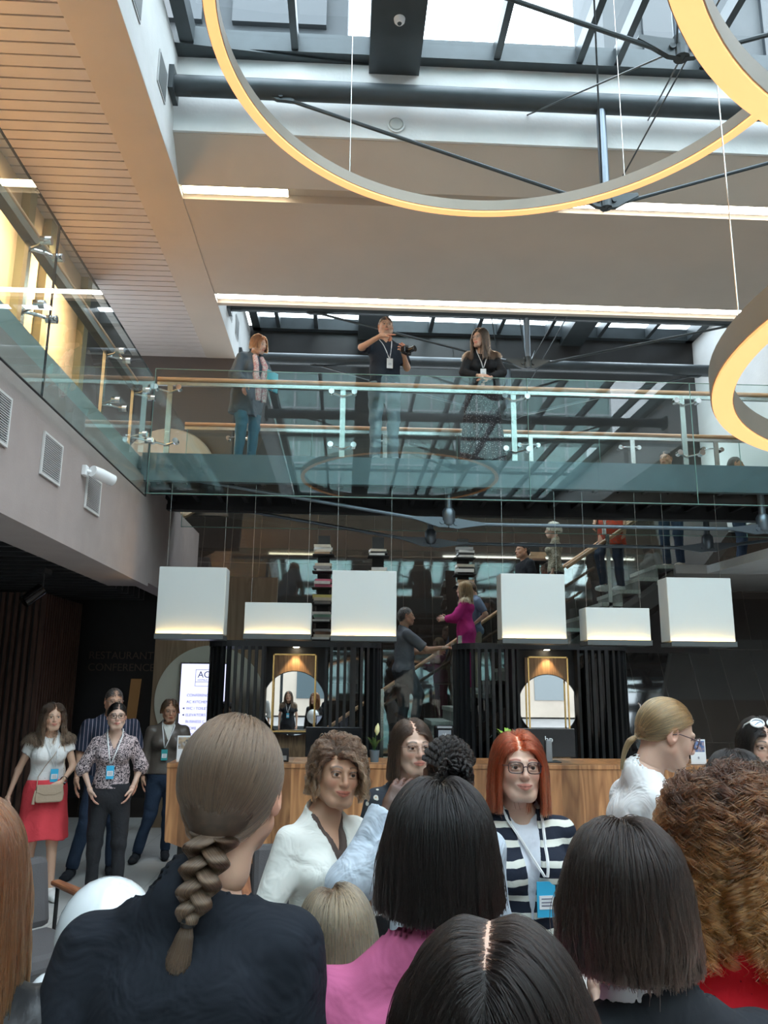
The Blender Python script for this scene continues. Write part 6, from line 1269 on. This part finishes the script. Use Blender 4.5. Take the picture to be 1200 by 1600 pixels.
person('person on the footbridge with long dark hair and dotted skirt leaning on the handrail', x, 9.02, H+.03, z0=ZD, rz=-.05, w=1.02, skin=LIGHT, smile=1, head=(.05, 0, -.75), lean=(.16, 0, 0), hh=.004, armL=dict(e=(.22, -.10, 1.12), w=(.06, -.22, 1.03), d=(-1, -.1, 0), n=(0, -.6, 1), thumb=-1), armR=dict(e=(-.22, -.10, 1.12), w=(-.06, -.24, 1.05), d=(1, -.1, 0), n=(0, -.6, 1), thumb=1), inner=dict(mat=cloth('black_top', (.012, .012, .014)), sleeve=0, neck='crew', nd=.03, inf=.006, hem=1.0), top=dict(mat=cloth('black_cardigan', (.018, .018, .02)), name='cardigan', sleeve=1.85, neck='open', vz=1.02, vw=.2, gap=.02, hem=.92), bottom=dict(mat=cloth('dotted_maxi_skirt', (.030, .020, .024), (.42, .36, .36), kind='dots', scale=55, thr=.22), kind='skirt', hem=.05, flare=.085, np=12), shoes=C_BLACK, lanyard=(LY, 1.12, LY), glasses=(mat('thin_gold_rim', (.45, .3, .25)), 'thin'), hair=dict(LONG, n=5000, r=.0015, zcut=-.24, vol=.02, seed=61, mh=.009), haircol='darkbrown')
x, H = hp(404, 557, 9.05, ZD)
Bg = person('person on the footbridge in a blue grey tunic and pink scarf, bowed red brown head', x-.10, 9.05, 1.60, z0=ZD, rz=.75, w=1.15, skin=FAIR, smile=.8, head=(.15, 0, .25), lean=(.20, 0, 0), hh=.005, armL=dict(e=(.22, -.08, 1.10), w=(.16, -.24, 1.0), d=(-.3, -.8, -.2)), armR=dict(e=(-.23, .0, 1.08), w=(-.2, -.18, .97)), top=dict(mat=cloth('blue_grey_tunic', (.075, .10, .125)), sleeve=1.8, hem=.62, loose=.02, inf=.016), bottom=dict(mat=cloth('teal_trousers', (.04, .12, .17))), shoes=C_BLACK, hair=dict(BOB, n=3500, r=.0016, zcut=-.06, vol=.02, seed=63), haircol='auburnred')
s_ = Bg['s']; sc2 = MB(); 
for sd in (-1, 1): sc2.tube([Bg['surf'](sd*.05, 1.36), Bg['surf'](sd*.07, 1.25)+np.array((0, -.01, 0)), Bg['surf'](sd*.06+.03, 1.12)+np.array((0, -.015, 0)), Bg['surf'](sd*.05+.06, .98)+np.array((0, -.02, 0)), Bg['surf'](sd*.05+.07, .86)+np.array((0, -.03, -.05))], [.03, .035, .04, .045, .03], 10)
sc2.build('scarf', cloth('pink_white_scarf', (.62, .30, .32), (.70, .64, .60), kind='mottle', scale=30, thr=.5), Bg['root'], smooth=True)
bk = local_to(Bg, (.10*s_, -.34*s_, 1.0*s_), 'folder', 'turquoise folder held by the scarf wearer on the footbridge', 'folder', .2); MB().box((-.09, -.01, -.12), (.09, .01, .12)).build('folder_cover', mat('turquoise_card', (.05, .36, .45), .5), bk, bevel=.003)
# ---------- on the stairs behind the booths
def stair_z(X): return (math.floor((X-SX0)/RUN)+1)*RISE
def on_stairs(px, py, Y, **k):
    p = at(px, py, Y); X = float(p[0]); z = stair_z(X); H = float(p[2])-z-.008; return X, z, min(max(H, 1.52), 1.88)
X, z, H = on_stairs(632, 948, 11.0)
person('person on the stairs in a grey polo shirt holding one arm out to the right', X, 11.0, H, z0=z, rz=1.75, male=True, w=1.1, skin=TAN, hh=.005, head=(0, 0, -.1), armR=dict(e=(-.2, -.22, 1.13), w=(-.10, -.44, 1.16), d=(.1, -1, .1), n=(-.3, 0, 1), curl=.25), armL=dict(e=(.2, -.18, 1.12), w=(.15, -.40, 1.12), d=(0, -1, 0)), top=dict(mat=cloth('grey_polo', (.12, .125, .14)), sleeve=.85, hem=.86, loose=.014), bottom=dict(mat=cloth('grey_trousers', (.05, .05, .055))), shoes=C_BLACK, hair=dict(SHORT), haircol='greybrown', legs=dict(kR=(-.09, -.16, .60), aR=(-.09, -.10, .26), tR=(-.10, -.25, .2)))
X, z, H = on_stairs(727, 917, 10.95)
person('person on the stairs in a magenta jacket and trousers with blonde hair', X, 10.95, H, z0=z, rz=-1.95, w=.95, skin=FAIR, hh=.005, armR=dict(e=(-.19, -.14, 1.10), w=(-.10, -.30, 1.10), d=(.2, -1, .1)), armL=dict(e=(.2, -.1, 1.10), w=(.12, -.28, 1.08), d=(0, -1, 0)), top=dict(mat=cloth('magenta_linen', (.52, .03, .20)), name='jacket', sleeve=1.85, hem=.70, loose=.02, inf=.016), bottom=dict(mat=cloth('magenta_trousers', (.45, .025, .16)), hemw=.03), shoes=mat('tan_sneaker', (.42, .36, .28), .7), hair=dict(LONG, n=3000, r=.002, zcut=-.19, mh=.01, seed=71), haircol='honey')
X, z, H = on_stairs(738, 905, 11.32)
person('bearded person on the stairs in a light blue polo beside the magenta jacket', X, 11.32, H, z0=z, rz=-1.35, male=True, w=1.0, skin=LIGHT, hh=.006, head=(.35, 0, 0), armL=dict(e=(.25, .10, 1.12), w=(.18, -.06, .98), d=(-.3, -.4, -.6)), armR=dict(e=(-.22, 0, 1.1), w=(-.2, -.1, .9)), top=dict(mat=cloth('light_blue_polo', (.16, .21, .30)), sleeve=.85, hem=.84), bottom=dict(mat=cloth('sand_trousers', (.35, .28, .2))), shoes=C_WHITE, hair=dict(SHORT), haircol='chestnut')
X, z, H = on_stairs(818, 847, 11.25)
person('dark haired person in black on the stairs behind the right tall lamp box', X, 11.25, H, z0=z, rz=-1.3, male=True, skin=TAN, hh=.006, top=dict(mat=C_BLACK, sleeve=1.8), bottom=dict(mat=C_DJEANS), shoes=C_BLACK, hair=dict(SHORT), haircol='black')
X, z, H = on_stairs(866, 848, 11.0)
person('person with short silver blonde hair in a patterned top on the stairs', X, 11.0, H, z0=z, rz=-1.9, skin=FAIR, hh=.006, top=dict(mat=cloth('pattern_blouse', (.16, .15, .10), (.45, .42, .32), kind='mottle', scale=30, thr=.5), sleeve=1.7), bottom=dict(mat=C_BLKTR), shoes=C_BLACK, hair=dict(n=3000, len=.10, steps=12, vol=.03, r=.002, nobody=True, zcut=-.02, seed=75, sweep=.5), haircol='silver')
X = float(at(962, 925, 10.9)[0]); z = stair_z(X)
person('person coming down the stairs in an orange red printed shirt and jeans', X, 10.95, 1.72, z0=z, rz=-.9, skin=TAN, w=1.05, hh=.007, armR=dict(e=(-.2, -.06, 1.08), w=(-.13, -.2, .92), d=(.2, -.6, -.6)), top=dict(mat=cloth('orange_print', (.62, .07, .03), (.35, .10, .07), kind='mottle', scale=18, thr=.5), sleeve=1.0, hem=.64, loose=.02), bottom=dict(mat=C_DJEANS), shoes=M_SHOEW, lanyard=(LY, .85, LY), legs=dict(kR=(-.09, -.18, .50), aR=(-.09, -.10, .12), tR=(-.10, -.23, .04)), hair=dict(SHORT), haircol='darkbrown')
X = float(at(1040, 885, 11.0)[0])
person('person in dark clothes with a bag strap at the head of the stairs', X+.12, 11.0, 1.75, z0=3.48, rz=-.8, skin=TAN, male=True, hh=.007, top=dict(mat=C_BLACK, sleeve=1.8, hem=.8), bottom=dict(mat=C_DJEANS), shoes=mat('tan_sneaker', (.42, .36, .28)), hair=dict(SHORT), haircol='black')
x, H = hp(1146, 713, 11.1, 3.48)
person('person whose head shows above the footbridge floor at the right, white shirt', x, 11.1, H, z0=3.48, rz=1.2, male=True, skin=TAN, hh=.006, top=dict(mat=C_WHITE, sleeve=1.8), bottom=dict(mat=C_DJEANS), shoes=C_BLACK, hair=dict(SHORT), haircol='greybrown')
# ---------- behind the photographer, seen in the round mirrors
person('person in a black T shirt with a lanyard, seen reflected in the left round mirror', -1.35, -1.3, 1.66, rz=PI, skin=LIGHT, hh=.005, top=dict(mat=C_BLACK, sleeve=.6), bottom=dict(mat=C_BLKTR), shoes=C_BLACK, lanyard=(LY, 1.1, BB), hair=dict(LONG, n=3000, r=.002, seed=81), haircol='brown')
person('person in a grey shirt standing to the left, seen only in the round mirror', -2.1, -1.6, 1.72, rz=PI, male=True, skin=LIGHT, hh=.006, top=dict(mat=cloth('grey_shirt', (.4, .4, .38)), sleeve=1.5), bottom=dict(mat=C_BLKTR), shoes=C_BLACK, hair=dict(SHORT), haircol='short')
person('person in an orange red cardigan, seen reflected in the right round mirror', 3.3, -1.4, 1.66, rz=PI/2, skin=LIGHT, hh=.006, top=dict(mat=cloth('orange_cardigan', (.6, .06, .03)), sleeve=1.8), bottom=dict(mat=cloth('magenta_trousers', (.45, .025, .16))), shoes=C_BLACK, hair=dict(BOB, n=2500, r=.002, seed=83), haircol='black')
